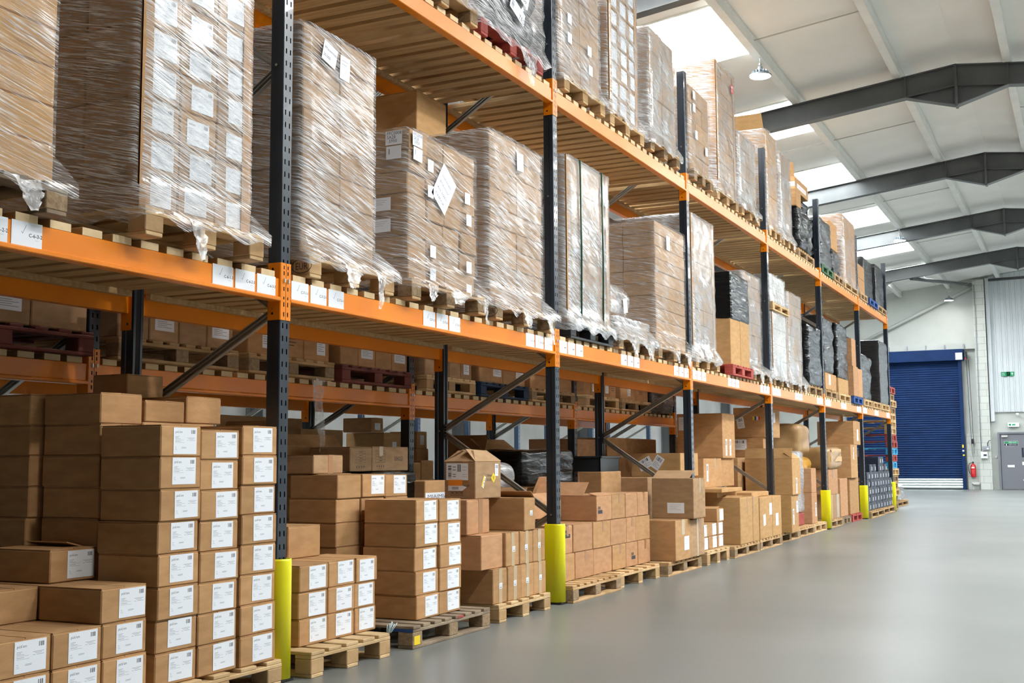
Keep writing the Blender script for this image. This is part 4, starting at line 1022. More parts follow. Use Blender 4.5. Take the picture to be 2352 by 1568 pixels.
carton(-4.30, 12.90, 14.93, .126, .742, .32, 'long plain carton at the back of the third bay', G, 'card', 'plain')
o = carton(-3.95, 13.13, 13.86, .743, 1.079, .55, 'tall carton with narrow white slips behind the squat carton', G, 'card'); sticker(o, ADDR[2], -.22, .17); tape(o, 'front', .1, 'tape_clear', .05)
o = carton(-3.93, 13.87, 14.42, 1.08, 1.62, .57, 'big carton high up with two barcode labels on its front', G, 'card'); sticker(o, ADDR[2], -.12, .13); sticker(o, ADDR[2], .06, .13); sticker(o, plain_paper(.12, .16, 3), -.2, .42, 'side')
carton(-3.96, 13.87, 14.45, .743, 1.0795, .55, 'plain carton right under the big high carton', G, 'card')
carton(-4.42, 14.5, 14.94, .743, 1.35, .3, 'shadowed plain carton at the back left of the fourth upright', G, 'card', 'plain')
# --- fourth full bay
pallet(-3.56, 15.12, 16.22, 0, 'brown pallet just right of the fourth upright', style='block', mats=TAN, D=1.0, H=.125)
pallet(-3.58, 16.28, 17.33, 0, 'brown pallet under the white-wrapped bundle', style='block', mats=TAN, D=1.0, H=.125)
pallet(-3.60, 17.42, 18.30, 0, 'bare-fronted pallet just left of the fifth yellow guard', style='block', mats=NEW, D=1.0, H=.125)
G = 'big cartons in the fourth bay'
o = carton(-3.45, 15.30, 15.70, .126, .602, .60, 'lower of two big cartons with oval hand hole, fourth bay', G, 'card_yellow', 'plain'); sticker(o, ADDR[2], -.1, .2); sticker(o, ADDR[0], .12, .32); sticker(o, plain_paper(.12, .13, 3), -.15, .18, 'side')
o = carton(-3.43, 15.31, 15.765, .603, 1.075, .62, 'upper of two big cartons, flaps open, fourth bay', G, 'card_yellow', 'plain'); sticker(o, ADDR[2], .0, .12); flap(o, '-y', .14, 1.9); flap(o, 'front', .13, 2.5)
o = carton(-4.09, 15.12, 15.9, .126, 1.085, .5, 'wide shadowed carton block with white labels behind the open carton', G, 'card', 'plain'); sticker(o, ADDR[3], -.1, .78, 'side'); sticker(o, ADDR[3], .0, .55, 'side', tilt=.2)
carton(-4.10, 15.92, 16.45, .126, 1.094, .5, 'shadowed carton tower behind the fourth bay stack', G, 'card', 'plain')
o = carton(-3.95, 15.93, 16.42, 1.095, 1.36, .56, 'carton with barcode label, second from top in the fourth bay', G, 'card'); sticker(o, ADDR[3], -.05, .17, 'side')
o = carton(-3.92, 15.94, 16.78, 1.361, 1.768, .44, 'big carton topmost in the fourth bay with a coloured sticker', G, 'card'); sticker(o, ADDR[0], -.12, .2, 'side', tilt=.15); sticker(o, plain_paper(.1, .14, 3), .1, .28)
m2 = MB()
for i, mm in enumerate((0, 1, 2, 3)): ink(m2, -.05 + .025 * i, -.025 + .025 * i, -.025, .025, mm, .0004)
sticker(o, m2.mesh('coloured_sticker', ['yellow_sign', 'blue_sign', 'paper', 'red_print']), .1, .26, 'side', 'coloured_sticker')
lump('white_wrapped_bundle', -3.70, 16.75, 17.28, .30, 1.17, .5, 'tall bundle in cloudy white plastic wrap, fourth bay', 'wrapped bundle', 'film_dense', .05, .02, 12, n=20)
m2 = MB(); m2.box(-.22, .22, -.24, .24, 0, .17, 0, .01); tag(ob('wooden_skid', m2.mesh('wooden_skid', ['wood_red']), None, (-3.93, 17.0, .126)), 'low red wooden base under the cloudy white bundle', 'skid')
G = 'tall narrow cartons left of the fifth guard'
o = carton(-3.64, 17.46, 17.82, .126, .572, .5, 'lower narrow carton with white slip left of the fifth guard', G, 'card_red', 'plain'); sticker(o, ADDR[2], .08, .2)
o = carton(-3.64, 17.47, 17.80, .573, .93, .5, 'upper narrow carton left of the fifth guard', G, 'card_red', 'plain')
o = carton(-3.9, 17.90, 18.33, .126, .385, .4, 'yellow-taped carton low behind the fifth guard', None, 'card_grey', 'plain'); tape(o, 'front', 0, 'tape_yellow', .2)
carton(-4.1, 17.85, 18.34, .386, .80, .4, 'shadowed carton behind the fifth upright', None, 'card', 'plain')
lump('taped_sack', -3.80, 17.62, 18.34, .81, 1.12, .5, 'bulging yellow-taped parcel left of the fifth upright', 'parcel', 'tape_yellow', .1, .03, 21)
lump('brown_paper_parcel', -3.82, 17.55, 18.32, 1.125, 1.58, .60, 'big brown tape-bound parcel high in the fourth bay', 'parcel', 'parcel_brown', .08, .02, 23)
carton(-4.18, 17.35, 17.84, .126, .85, .45, 'plain carton in shadow behind the narrow cartons', None, 'card', 'plain')
# --- fifth full bay
pallet(-3.60, 18.60, 19.62, 0, 'brown pallet just right of the fifth yellow guard', style='block', mats=TAN, D=1.0, H=.125)
pallet(-3.62, 19.74, 20.46, 0, 'grey-brown pallet next to the red pallet', style='block', mats=GREY, D=1.0, H=.12)
pallet(-3.62, 20.62, 21.56, 0, 'red wooden pallet just left of the sixth yellow guard', style='block', mats=RED, D=1.0, H=.125)
G = 'taped parcels right of the fifth guard'
o = carton(-3.64, 18.86, 19.60, .126, .505, .6, 'yellow-taped wrapped carton at the bottom right of the fifth guard', G, 'card_grey', 'plain'); tape(o, 'front', -.28, 'tape_yellow', .09, True); tape(o, 'front', .2, 'tape_clear', .2, True)
o = carton(-3.64, 18.74, 19.48, .506, .902, .6, 'tall pinkish carton with brown tape right of the fifth upright', G, 'card_red', 'plain'); tape(o, 'front', .05, 'tape_brown', .12)
lump('taped_parcel', -3.60, 18.68, 19.72, .903, 1.245, .6, 'bulging parcel with yellow tape bands right of the fifth upright', 'parcel', 'parcel_brown', .09, .02, 31, G)
m2 = MB(); m2.box(.302, .306, -.45, .45, .12, .2, 0); m2.box(.302, .306, -.4, .4, .27, .32, 0); ob('tape_band', m2.mesh('tape_band', ['tape_yellow']), bpy.data.objects['taped_parcel'])
G = 'tall cartons left of the sixth guard'
o = carton(-3.66, 19.78, 20.42, .1215, .742, .6, 'tall plain carton, flap ajar, left of the red pallet', G, 'card_red', 'plain')
carton(-3.66, 20.64, 21.50, .126, .735, .6, 'tall plain carton standing directly on the red pallet', G, 'card', 'plain')
o = carton(-3.62, 20.62, 21.25, .737, 1.305, .5, 'tall carton stacked second above the red pallet', G, 'card', 'plain'); sticker(o, ADDR[2], -.05, .42)
o = carton(-3.62, 20.95, 21.62, 1.306, 1.715, .62, 'top carton in the stack on the red pallet, pale patch', G, 'card', 'plain'); sticker(o, plain_paper(.14, .2, 0), .05, .17)
# --- far bay: navy cartons
pallet(-3.52, 21.92, 23.45, 0, 'brown pallet under the front half of the navy cartons', style='block', mats=TAN, D=1.0, H=.125)
pallet(-3.56, 23.52, 25.08, 0, 'brown pallet under the far half of the navy cartons', style='block', mats=TAN, D=1.0, H=.125)
G = 'navy cartons with white labels'
NL = MB(); paper(NL, .05, .07, 0); NLM = NL.mesh('carton_label', ['paper'])
heights = [5, 6, 6, 5, 7, 7, 6, 5, 4]
for ci, n in enumerate(heights):
    y0 = 22.05 + ci * .333
    for k in range(n):
        o = carton(-3.60 + rr.uniform(-.01, .01), y0, y0 + .326, .1265 + k * .139, .1265 + (k + 1) * .139 - .001, .5, f'navy carton, {ORD[ci + 1]} column from the sixth guard, {ORD[k + 1]} from the bottom', G, 'navy_face', 'plain')
        sticker(o, NLM, .10, .06, name='carton_label')
def navy(xf, y0, y1, z0, z1, nm):
    o = carton(xf, y0, y1, z0, z1, .5, nm, G, 'navy', 'plain'); m2 = MB(); put_text(m2, 'VINTAGE', -.1, -.02, .04, 0, 0, .2); sticker(o, m2.mesh('box_print', ['cyan_print']), .0, (z1 - z0) * .5, 'side', 'box_print'); return o
carton(-4.12, 22.05, 25.0, .1265, .97, .4, 'dark navy carton block behind the small navy cartons', G, 'navy', 'plain')
navy(-4.12, 22.4, 24.9, .971, 1.10, 'long navy carton with cyan lettering on the navy stack'); navy(-4.1, 22.9, 24.95, 1.101, 1.235, 'topmost navy carton with cyan lettering')
# end of the rack: a tall pile of mixed pallets
cols = [TAN, TAN, NEW, TAN, TAN, NEW, CYAN, RED, CYAN, RED, RED, NEW, NEW, NEW, TAN, NEW, TAN, RED]
z = .0
for i in range(18):
    c = cols[i]; nm = {TAN: 'brown', NEW: 'pale', CYAN: 'bright blue', RED: 'red'}[c]
    pallet(-3.66 + rr.uniform(-.03, .02), 25.42 + rr.uniform(-.03, .03), 26.40, z, f'{nm} pallet, {ORD[i + 1]} from the floor in the pile past the rack end', D=1.0, style='block', mats=c, H=.142, group='pallets piled past the rack end', few=True); z += .143
pallet(-3.80, 27.10, 28.85, 0, 'brown pallet under the torn grey bundle past the rack end', D=1.0, style='block', mats=TAN, H=.12, few=True)
lump('torn_grey_bundle', -3.85, 27.25, 28.7, .121, .42, .8, 'torn grey wrapped bundle on the pallet past the rack end', 'wrapped bundle', 'film_grey', .05, .06, 41)
m2 = MB(); m2.sheet([[(-.4 + .1 * i, -.75 + .1 * j, .03 + .03 * noise.noise(Vector((i * .5, j * .5, 1)))) for j in range(16)] for i in range(9)], 0, True)
tag(ob('plastic_sheet', m2.mesh('plastic_sheet', ['paper']), None, (-4.25, 28.0, .43)), 'crumpled white sheet on the torn grey bundle', 'plastic sheet')

# ------------------------------------------------------------------ wrapped pallet loads on the shelves
DK = (2.0155, 3.9725)
def film_mesh(rect, prect, zb, zt, mat, seed, cap=.07, amp=.006, rag=.05, flare=.10):
    x0, x1, y0, y1 = rect; u0, u1, v0, v1 = prect; o = .012; n = 26; mb = MB()
    def ring(a0, a1, b0, b1, off):
        r = .02; P = []
        def side(p, q, nn, nx, ny):
            for i in range(nn): t = i / nn; P.append((p[0] + (q[0] - p[0]) * t, p[1] + (q[1] - p[1]) * t, nx, ny))
        a0 -= off; a1 += off; b0 -= off; b1 += off
        side((a1 - r, b0), (a0 + r, b0), n, 0, -1); side((a0, b0 + r), (a0, b1 - r), n // 2, -1, 0); side((a0 + r, b1), (a1 - r, b1), n // 2, 0, 1); side((a1, b1 - r), (a1, b0 + r), n, 1, 0)
        return P
    H = zt - zb; rows = []; m = max(14, int(H / .055))
    for i in range(m + 1):
        t = i / m; z = zb + H * t
        k = max(0., 1 - (z - zb) / (flare + .06)); k = min(1, k * 1.7)
        R = [x0 + (u0 - x0) * k, x1 + (u1 - x1) * k, y0 + (v0 - y0) * k, y1 + (v1 - y1) * k]
        row = []
        for x, y, nx, ny in ring(*R, o):
            a = noise.noise(Vector((x * 4 + seed, y * 4, z * 22 + (x + y) * 4))) + .7 * noise.noise(Vector((x * 11 + seed, y * 11, z * 8)))
            d = amp * (.9 + a) + (.012 * abs(a) * k)
            zz = z + (rag * noise.noise(Vector((x * 7 + seed, y * 7, 0))) if i == 0 else 0) - (.0 if i else .0)
            row.append((x + nx * d, y + ny * d, zz))
        rows.append(row)
    top = [(x - (x - (x0 + x1) / 2) * cap / (x1 - x0) * 2, y - (y - (y0 + y1) / 2) * cap / (y1 - y0) * 2, zt + .012) for x, y, z in rows[-1]]
    rows.append(top)
    mb.sheet(rows, 0, True, True)
    return mb.mesh('stretch_film', [mat])
def tail_mesh(w, h, seed, mat='film_tail'):
    mb = MB(); g = []
    for i in range(9):
        t = i / 8; row = []
        for j in range(6):
            u = (j / 5 - .5) * w * (1 - .75 * t) ; a = noise.noise(Vector((j * .7 + seed, i * .6, seed)))
            row.append((.012 * a + .02 * t, u + .02 * a + .05 * t * math.sin(seed), -h * t + .015 * a))
        g.append(row)
    mb.sheet(g, 0, True); return mb.mesh('film_tail', [mat])
def load(label, xf, y0, y1, z0, z1, dep=.98, rows=7, cols=3, ranks=3, mat='card_grey', film='film', pal=None, labels=None, edges=False, tails=(), seed=1, name='wrapped_load', jit=.004, notes=(), zb=-.06, shrink=(), group=None):
    W = y1 - y0; Hh = z1 - z0; r = random.Random(seed)
    t = thing(name, label, 'wrapped load', (xf - dep / 2, (y0 + y1) / 2, z0), 0, group)
    dx, dy, dz = dep / ranks, W / cols, Hh / rows
    for k in range(rows):
        c_here = cols if not (shrink and k in shrink) else cols
        for rk in range(ranks):
            for c in range(c_here):
                if rk and c: continue
                me = carton_mesh(dx - .002, dy - .002, dz - .0015, mat, 'plain')
                j = r.uniform(-jit, jit)
                o = ob('carton', me, t, (dep / 2 - dx * (rk + .5) + j, -W / 2 + dy * (c + .5) + r.uniform(-jit, jit) * .5, dz * k + .0005))
                if labels and rk == 0: sticker(o, labels, dy * .04 + r.uniform(-.02, .02), dz * .5 + r.uniform(-.01, .01), name='shipping_label', dims=(dx, dy, dz))
    rect = (-dep / 2, dep / 2, -W / 2, W / 2)
    p = pal or (xf + .03, y0 - .02, y1 + .02)
    prect = (-dep / 2 - .02, p[0] - xf + dep / 2, p[1] - (y0 + y1) / 2, p[2] - (y0 + y1) / 2)
    if film: ob('stretch_film', film_mesh(rect, prect, zb, Hh + .004, film, seed), t)
    if edges:
        for s in (-1, 1):
            m2 = MB(); x = dep / 2 + .004; y = s * (W / 2 + .004)
            m2.box(x - .07, x + .003, min(y, y - s * .004), max(y, y - s * .004), .0, Hh, 0); m2.box(x - .001, x + .003, min(y, y - s * .07), max(y, y - s * .07), 0, Hh, 0)
            ob('corner_board', m2.mesh('corner_board', ['card']), t)
    for u, h, w in tails: ob('film_tail', tail_mesh(w, h, seed + u * 3), t, (p[0] - xf + dep / 2 + .016, u, zb + .03))
    for me, u, v, tl, face in notes:
        o = ob('paper_note', me, t)
        if face == 'front': o.location = (dep / 2 + .022, u, v); o.rotation_euler = (tl, 0, 0)
        else: o.location = (u, -W / 2 - .022, v); o.rotation_euler = (Matrix.Rotation(-PI / 2, 3, 'Z') @ Matrix.Rotation(tl, 3, 'X')).to_euler()
    return t
def up(l, xf, y0, y1, label, mats=NEW, style='euro', H=.125, D=1.0, **k): return pallet(xf, y0, y1, DK[l] + .001, label, D=D, H=H, style=style, mats=mats, few=True, **k)
Z1 = DK[0] + .127; Z2 = DK[1] + .127
def hand_note(lines, w, h, size=.02):
    m2 = MB(); paper(m2, w, h, 0)
    for i, s in enumerate(lines): put_text(m2, s, -w * .42, h * .5 - (i + 1) * h / (len(lines) + .6), size, 3)
    return m2.mesh('paper_note', PM)
# --- lower shelf
up(0, -3.53, 2.45, 3.315, 'weathered pallet at the left edge of the lower shelf', GREY)
load('film-wrapped brown cartons at the left edge of the lower shelf', -3.585, 2.46, 3.285, Z1, 3.55, rows=9, cols=1, mat='card_yellow', film='film_light', seed=2, pal=(-3.50, 2.45, 3.33), tails=((.2, .12, .16),))
up(0, -3.50, 3.705, 4.50, 'new pallet under the labelled wrapped load by the first upright')
load('film-wrapped labelled cartons with cardboard corner boards by the first upright', -3.575, 3.735, 4.475, Z1, 3.62, rows=9, cols=3, film='film', labels=SHIP, edges=True, seed=3, pal=(-3.475, 3.70, 4.505), tails=((-.13, .17, .12),))
t = up(0, -3.57, 4.965, 5.80, 'pallet stamped EUR right of the first upright')
def eur(t, y, txt):
    m2 = MB(); put_text(m2, txt, -.04, -.018, .036, 0, 0, .08)
    n = 28; P = [(.062 * math.cos(2 * PI * i / n), .036 * math.sin(2 * PI * i / n)) for i in range(n + 1)]; stroke(m2, P, .004, 0, 0)
    o = ob('branded_stamp', m2.mesh('branded_stamp', ['ink']), t, (.45, y - .0012, .058)); o.rotation_euler = (0, 0, -PI / 2)
eur(t, -(5.80 - 4.965) / 2, 'EUR')
nA = hand_note(('Wassermelon', '20,000'), .13, .115, .017); nB = plain_paper(.095, .135, 2)
load('tall film-wrapped brown load with two paper notes right of first upright', -3.60, 4.93, 5.62, Z1, 3.375, rows=8, cols=2, film='film', seed=4, pal=(-3.545, 4.95, 5.82), tails=((.05, .12, .2), (.33, .2, .1)), notes=((nA, -.135, 1.11, -.25, 'front'), (nB, .01, 1.075, -.05, 'front')))
up(0, -3.53, 5.93, 6.88, 'pallet under the wrapped load with the diamond-turned paper', TAN)
nC = hand_note(('FFC0008', '5A28', ' .5950'), .115, .085, .02); nD = hand_note(('1',), .105, .08, .035)
m2 = MB(); paper(m2, .20, .27, 0)
for i, s in enumerate(('SLOW MOVERS', 'RETURN STOCK', 'ALL SIZES', 'CHECK')): put_text(m2, s, -.07, .05 - .05 * i, .016, 3, width=.13)
nE = m2.mesh('paper_note', PM)
load('film-wrapped cartons with numbered notes and a diamond-turned paper', -3.575, 5.96, 6.82, Z1, 3.06, rows=7, cols=4, film='film_light', seed=5, pal=(-3.50, 5.92, 6.90), edges=False, tails=((-.28, .1, .15), (.05, .08, .3), (.40, .17, .08)), jit=.008,
     notes=((nC, -.36, .855, 0, 'front'), (nD, -.355, .765, -.05, 'front'), (nC, .40, .86, 0, 'side'), (nD, .40, .77, 0, 'side'), (nE, -.03, .62, -.62, 'front')) + tuple((plain_paper(.07, .075, 3), u, v, 0, 'front') for u, v in ((-.2, .73), (-.2, .57), (.28, .62), (.3, .48), (-.17, .2), (-.17, .06), (.3, .17), (.3, .02))) + tuple((plain_paper(.12, .08, 3), .32, v, 0, 'side') for v in (.46, .33)))
t = up(0, -3.55, 7.07, 8.06, 'pallet stamped EUR left of the second upright', TAN); eur(t, -.495, 'EUR')
load('film-wrapped brown load left of the second upright, square note on it', -3.60, 7.08, 7.93, Z1, 3.345, rows=9, cols=2, film='film', seed=6, pal=(-3.525, 7.06, 8.08), tails=((.0, .12, .2), (.36, .2, .12)), notes=((plain_paper(.11, .13, 2), .02, 1.06, .05, 'front'),))
o = carton(-4.12, 6.98, 7.405, 3.345, 3.65, .42, 'plain carton standing on the wrapped loads below the upper shelf', None, 'card_yellow'); o.location.z = 3.36
carton(-4.05, 6.915, 7.035, 2.143, 3.35, .5, 'plain carton column between two wrapped loads', None, 'card_grey', 'plain')
# second bay
t = up(0, -3.575, 8.42, 9.34, 'black plastic pallet right of the second upright', BLK, 'block', name='plastic_pallet')
L = load('film-wrapped load bound with two green straps right of second upright', -3.60, 8.40, 9.315, Z1, 3.475, rows=5, cols=3, film='film_dense', edges=True, seed=7, pal=(-3.56, 8.40, 9.35), tails=())
for u in (-.22, .25):
    m2 = MB(); m2.tube([(.516, u, -.02), (.52, u + .01, .6), (.518, u, 1.33), (.40, u - .01, 1.352), (.2, u, 1.352)], .008, 6, 0); ob('strap', m2.mesh('strap', ['strap_green']), L)
t = up(0, -3.56, 9.44, 10.36, 'pallet with a stamp under the low wrapped heap', TAN); eur(t, -.46, 'EPAL')
L = load('low film-wrapped heap between two tall loads, white note on it', -3.60, 9.46, 10.30, Z1, Z1 + .16, rows=1, cols=2, film='film_dense', seed=8, pal=(-3.535, 9.43, 10.38), tails=((-.2, .14, .3), (.2, .14, .3)))
ob('film_bulge', lump_mesh(.8, .62, .34, .12, .03, 4, 'film_dense', 16), L, (0, -.06, .165))
ob('carton', carton_mesh(.6, .42, .26, 'card', 'plain'), L, (0, -.1, .166)); ob('paper_note', plain_paper(.1, .13, 2), L, (.42, .02, .30), rot=(.2, 0, 0))
up(0, -3.56, 10.48, 11.49, 'pallet under the tall brown load left of the third upright', TAN)
load('tall brown film-wrapped load with small note left of third upright', -3.60, 10.54, 11.44, Z1, 3.335, rows=10, cols=1, film='film_light', seed=9, pal=(-3.535, 10.47, 11.50), tails=((-.1, .12, .2), (.3, .14, .2)), notes=((plain_paper(.10, .14, 2), -.12, 1.02, 0, 'front'),))
# third bay
up(0, -3.58, 11.72, 12.60, 'pallet right of the third upright on the lower shelf')
load('tallest film-wrapped brown load, right of the third upright, lower shelf', -3.61, 11.70, 12.53, Z1, 3.63, rows=9, cols=2, film='film_dense', edges=True, seed=10, pal=(-3.565, 11.70, 12.62))
up(0, -3.56, 13.06, 13.98, 'red pallet under the half black-wrapped cartons', RED, 'block')
L = load('two tan cartons capped with black plastic film on a red pallet', -3.60, 13.14, 13.96, Z1, Z1 + .56, rows=1, cols=2, ranks=1, mat='card_yellow', film=None, seed=11)
ob('black_cap', lump_mesh(1.0, .84, .56, .03, .012, 6, 'black_film', 22), L, (0, 0, .52)); sticker(L, ADDR[3], -.3, .26, 'side', dims=(.98, .82, .5))
up(0, -3.56, 14.02, 14.88, 'pallet under the pale wrapped load left of the fourth upright', TAN)
load('pale film-wrapped load left of the fourth upright, torn top', -3.68, 14.02, 14.85, Z1, 3.36, rows=8, cols=2, film='film_dense', seed=12, pal=(-3.535, 14.0, 14.89), tails=((-.2, .14, .25), (.2, .12, .2)))
# fourth bay
up(0, -3.58, 15.10, 16.05, 'pallet right of the fourth upright on the lower shelf', TAN)
load('white film-wrapped load with paper signs, lower part of a double stack', -3.60, 15.12, 16.00, Z1, Z1 + .83, rows=4, cols=2, film='film_dense', mat='paper_warm', edges=True, seed=13, pal=(-3.57, 15.10, 16.03), tails=((.1, .1, .3),))
pallet(-3.57, 15.10, 16.04, Z1 + .851, 'pallet in the middle of the white double stack', D=1.0, style='block', mats=NEW, H=.11, few=True)
load('white film-wrapped load topping the double stack, fourth bay', -3.62, 15.14, 15.98, Z1 + .963, Z1 + 1.33, rows=2, cols=2, film='film_dense', mat='paper_warm', seed=14, zb=-.02)
up(0, -3.58, 16.10, 17.04, 'pallet under the crinkled silver-wrapped load', TAN)
load('crinkled silvery film-wrapped load beside the white double stack', -3.62, 16.13, 16.95, Z1, 3.365, rows=8, cols=2, film='film_dense', seed=15, pal=(-3.56, 16.10, 17.04), tails=((-.1, .12, .3), (.25, .12, .25)))
up(0, -3.60, 17.30, 18.32, 'pallet under the glossy black bundle left of fifth upright', TAN)
lump('black_wrapped_load', -3.60, 17.32, 18.30, Z1, 3.06, .98, 'glossy black film-wrapped load left of the fifth upright, lower shelf', 'wrapped load', 'black_film', .05, .025, 51, n=24)
o = carton(-3.9, 17.3, 17.75, 3.062, 3.42, .5, 'carton with tall white label on the glossy black load', None, 'card', 'plain'); sticker(o, plain_paper(.16, .26, 0), .08, .2)
# fifth bay
up(0, -3.60, 18.52, 19.50, 'pallet right of the fifth upright on the lower shelf', TAN, 'block')
o = carton(-3.60, 18.55, 18.98, Z1, Z1 + .26, .6, 'low tan carton under the grey wrapped stack, fifth bay', None, 'card', 'plain'); sticker(o, plain_paper(.14, .16, 0), .12, .16)
carton(-3.60, 18.99, 19.42, Z1, Z1 + .26, .6, 'low tan carton at the right under the grey wrapped stack', None, 'card', 'plain')
lump('grey_wrapped_stack', -3.62, 18.55, 19.42, Z1 + .262, 3.30, .9, 'grey film-wrapped stack right of the fifth upright, lower shelf', 'wrapped load', 'charcoal_film', .06, .03, 52, n=20)
up(0, -3.60, 19.66, 20.70, 'pallet under the tall black load, fifth bay', NEW, 'block')
carton(-3.62, 19.72, 20.60, Z1, Z1 + .25, .7, 'tan carton base under the tall black load, fifth bay', None, 'card_yellow', 'plain')
lump('black_wrapped_load', -3.62, 19.68, 20.66, Z1 + .252, 3.30, .95, 'tall black film-wrapped load in the fifth bay, lower shelf', 'wrapped load', 'black_film', .04, .02, 53, n=22)
up(0, -3.56, 20.78, 21.70, 'blue pallet under three tan cartons, lower shelf', BLUE, 'block')
carton(-3.56, 20.80, 21.24, Z1, Z1 + .52, .6, 'tan carton at the left on the blue pallet', 'tan cartons on the blue pallet', 'card_red', 'plain')
carton(-3.56, 21.25, 21.68, Z1, Z1 + .50, .6, 'tan carton at the right on the blue pallet', 'tan cartons on the blue pallet', 'card_red', 'plain')
carton(-3.58, 20.82, 21.22, Z1 + .522, Z1 + 1.0, .6, 'tan carton stacked on top on the blue pallet', 'tan cartons on the blue pallet', 'card_red', 'plain')
# far bay
for i, (a, b) in enumerate(((21.95, 22.85), (22.95, 23.9), (24.0, 25.0))): up(0, -3.58, a, b, f'pale pallet, {ORD[i + 1]} in the far end bay of the lower shelf', NEW, 'block')
lump('black_wrapped_load', -3.66, 22.0, 23.3, Z1, 3.0, .9, 'shorter black wrapped load in the far end bay', 'wrapped load', 'black_film', .05, .03, 54, n=20)
lump('black_wrapped_load', -3.60, 23.98, 25.04, Z1, 3.40, 1.0, 'tall black and grey wrapped load at the rack end, lower shelf', 'wrapped load', 'charcoal_film', .03, .015, 55, n=22)
# --- upper shelf
up(1, -3.57, 5.95, 6.86, 'pallet at the top edge of the picture, upper shelf', TAN)
load('film-wrapped brown load at the top edge, left one on upper shelf', -3.62, 5.98, 6.82, Z2, Z2 + .8, rows=4, cols=2, film='film', seed=21, pal=(-3.55, 5.93, 6.86))
up(1, -3.57, 4.92, 5.85, 'added pallet under the unseen load, right of the first upright, upper shelf', TAN)  # pallet and load added out of view to darken the deck gaps
load('added film-wrapped load above the top edge, blocking light through the deck', -3.62, 4.95, 5.80, Z2, Z2 + .9, rows=4, cols=2, film='film', seed=20, pal=(-3.55, 4.91, 5.86))
up(1, -3.585, 6.93, 7.96, 'red pallet under the bulging grey bundle, upper shelf', RED)
L = thing('grey_wrapped_bundle', 'bulging grey film-wrapped bundle with white papers left of second upright, upper shelf', 'wrapped load', (-4.08, 7.47, Z2))
ob('bundle_core', lump_mesh(.92, 1.04, .95, .2, .05, 9, 'charcoal_film', 22), L, (0, 0, 0)); ob('stretch_film', film_mesh((-.47, .47, -.5, .52), (-.48, .52, -.55, .52), -.09, .9, 'film', 22, amp=.02), L)
m2 = MB(); paper(m2, .2, .26, 0)
for i in range(6): ink(m2, -.08, .06 - .02 * (i % 3), .09 - .03 * i, .097 - .03 * i, 1)
put_text(m2, 'RPP', -.0, -.11, .03, 1); ob('paper_note', m2.mesh('paper_note', PM), L, (.525, .1, .42), rot=(-.35, 0, 0))
m2 = MB(); paper(m2, .24, .1, 0); bars(m2, -.1, -.06, -.03, .03, 1, 8, 2, False); put_text(m2, 'TEST', .03, -.04, .04, 1); ob('paper_note', m2.mesh('paper_note', PM), L, (.53, -.03, .20), rot=(-.35, 0, 0))
ob('film_tail', tail_mesh(.3, .25, 3), L, (.54, .15, -.05))
up(1, -3.565, 8.32, 9.20, 'pallet right of the second upright, upper shelf')
load('greyish film-wrapped load with small white labels right of second upright, upper shelf', -3.60, 8.30, 9.16, Z2, Z2 + 1.1, rows=6, cols=4, film='film', mat='card_grey', seed=23, pal=(-3.55, 8.30, 9.22), notes=tuple((plain_paper(.085, .085, 2), u, v, 0, 'front') for u, v in ((-.26, .34), (-.26, .5), (.16, .36), (.18, .2), (-.1, .78))))
up(1, -3.59, 9.38, 10.26, 'second pallet right of the second upright, upper shelf')
load('tall film-wrapped labelled load, second right of second upright, upper shelf', -3.60, 9.38, 10.10, Z2, 5.36, rows=8, cols=3, film='film', labels=SHIP, seed=24, edges=True, pal=(-3.57, 9.36, 10.28))
up(1, -3.56, 10.36, 11.25, 'pallet left of the third upright, upper shelf', TAN)
load('tall rounded grey film-wrapped load left of third upright, upper shelf', -3.60, 10.46, 11.22, Z2, 5.22, rows=5, cols=2, film='film_dense', mat='card_grey', seed=25, pal=(-3.545, 10.34, 11.27), jit=.012)
up(1, -3.55, 11.70, 12.40, 'pallet right of the third upright, upper shelf', TAN)
load('film-wrapped load with small labels right of third upright, upper shelf', -3.60, 11.70, 12.42, Z2, 5.01, rows=5, cols=3, film='film_light', seed=26, pal=(-3.54, 11.70, 12.44), tails=((.3, .1, .1),), notes=tuple((plain_paper(.085, .09, 2), u, v, 0, 'front') for u, v in ((-.22, .82), (-.22, .68), (-.16, .4), (.2, .3))))
up(1, -3.58, 12.66, 13.56, 'pale pallet under the tallest load on the upper shelf')
load('tallest film-wrapped load on the upper shelf, red mark near its top', -3.60, 12.74, 13.52, Z2, 5.60, rows=9, cols=3, film='film', seed=27, edges=True, pal=(-3.56, 12.66, 13.56), notes=((address_label(.1, .1, 3, mats=['red_print', 'paper', 'paper', 'paper']), .25, 1.32, .1, 'front'),))
up(1, -3.56, 13.64, 14.50, 'pale pallet left of the fourth upright, upper shelf')
load('white film-wrapped load left of the fourth upright, upper shelf', -3.60, 13.66, 14.45, Z2, 5.0, rows=5, cols=2, film='film_dense', mat='card_grey', seed=28, pal=(-3.545, 13.63, 14.50), tails=((.1, .12, .2),))
up(1, -3.58, 15.08, 15.77, 'pallet right of the fourth upright, upper shelf')
L = load('tall tan load with flared open top right of fourth upright, upper shelf', -3.62, 15.12, 15.72, Z2, 5.40, rows=3, cols=1, ranks=1, film='film', mat='card_yellow', seed=29, pal=(-3.57, 15.10, 15.76))
m2 = MB(); m2.box(0, .22, -.33, .33, 0, .006, 0, 0, Matrix.Translation((-.49, 0, 1.30)) @ Matrix.Rotation(-1.9, 4, 'Y')); m2.box(-.48, .48, 0, .006, 0, .2, 0, 0, Matrix.Translation((0, -.33, 1.30)) @ Matrix.Rotation(.5, 4, 'X')); ob('box_flap', m2.mesh('box_flap', ['card_yellow']), L)
up(1, -3.58, 15.85, 16.60, 'second pallet right of the fourth upright, upper shelf')
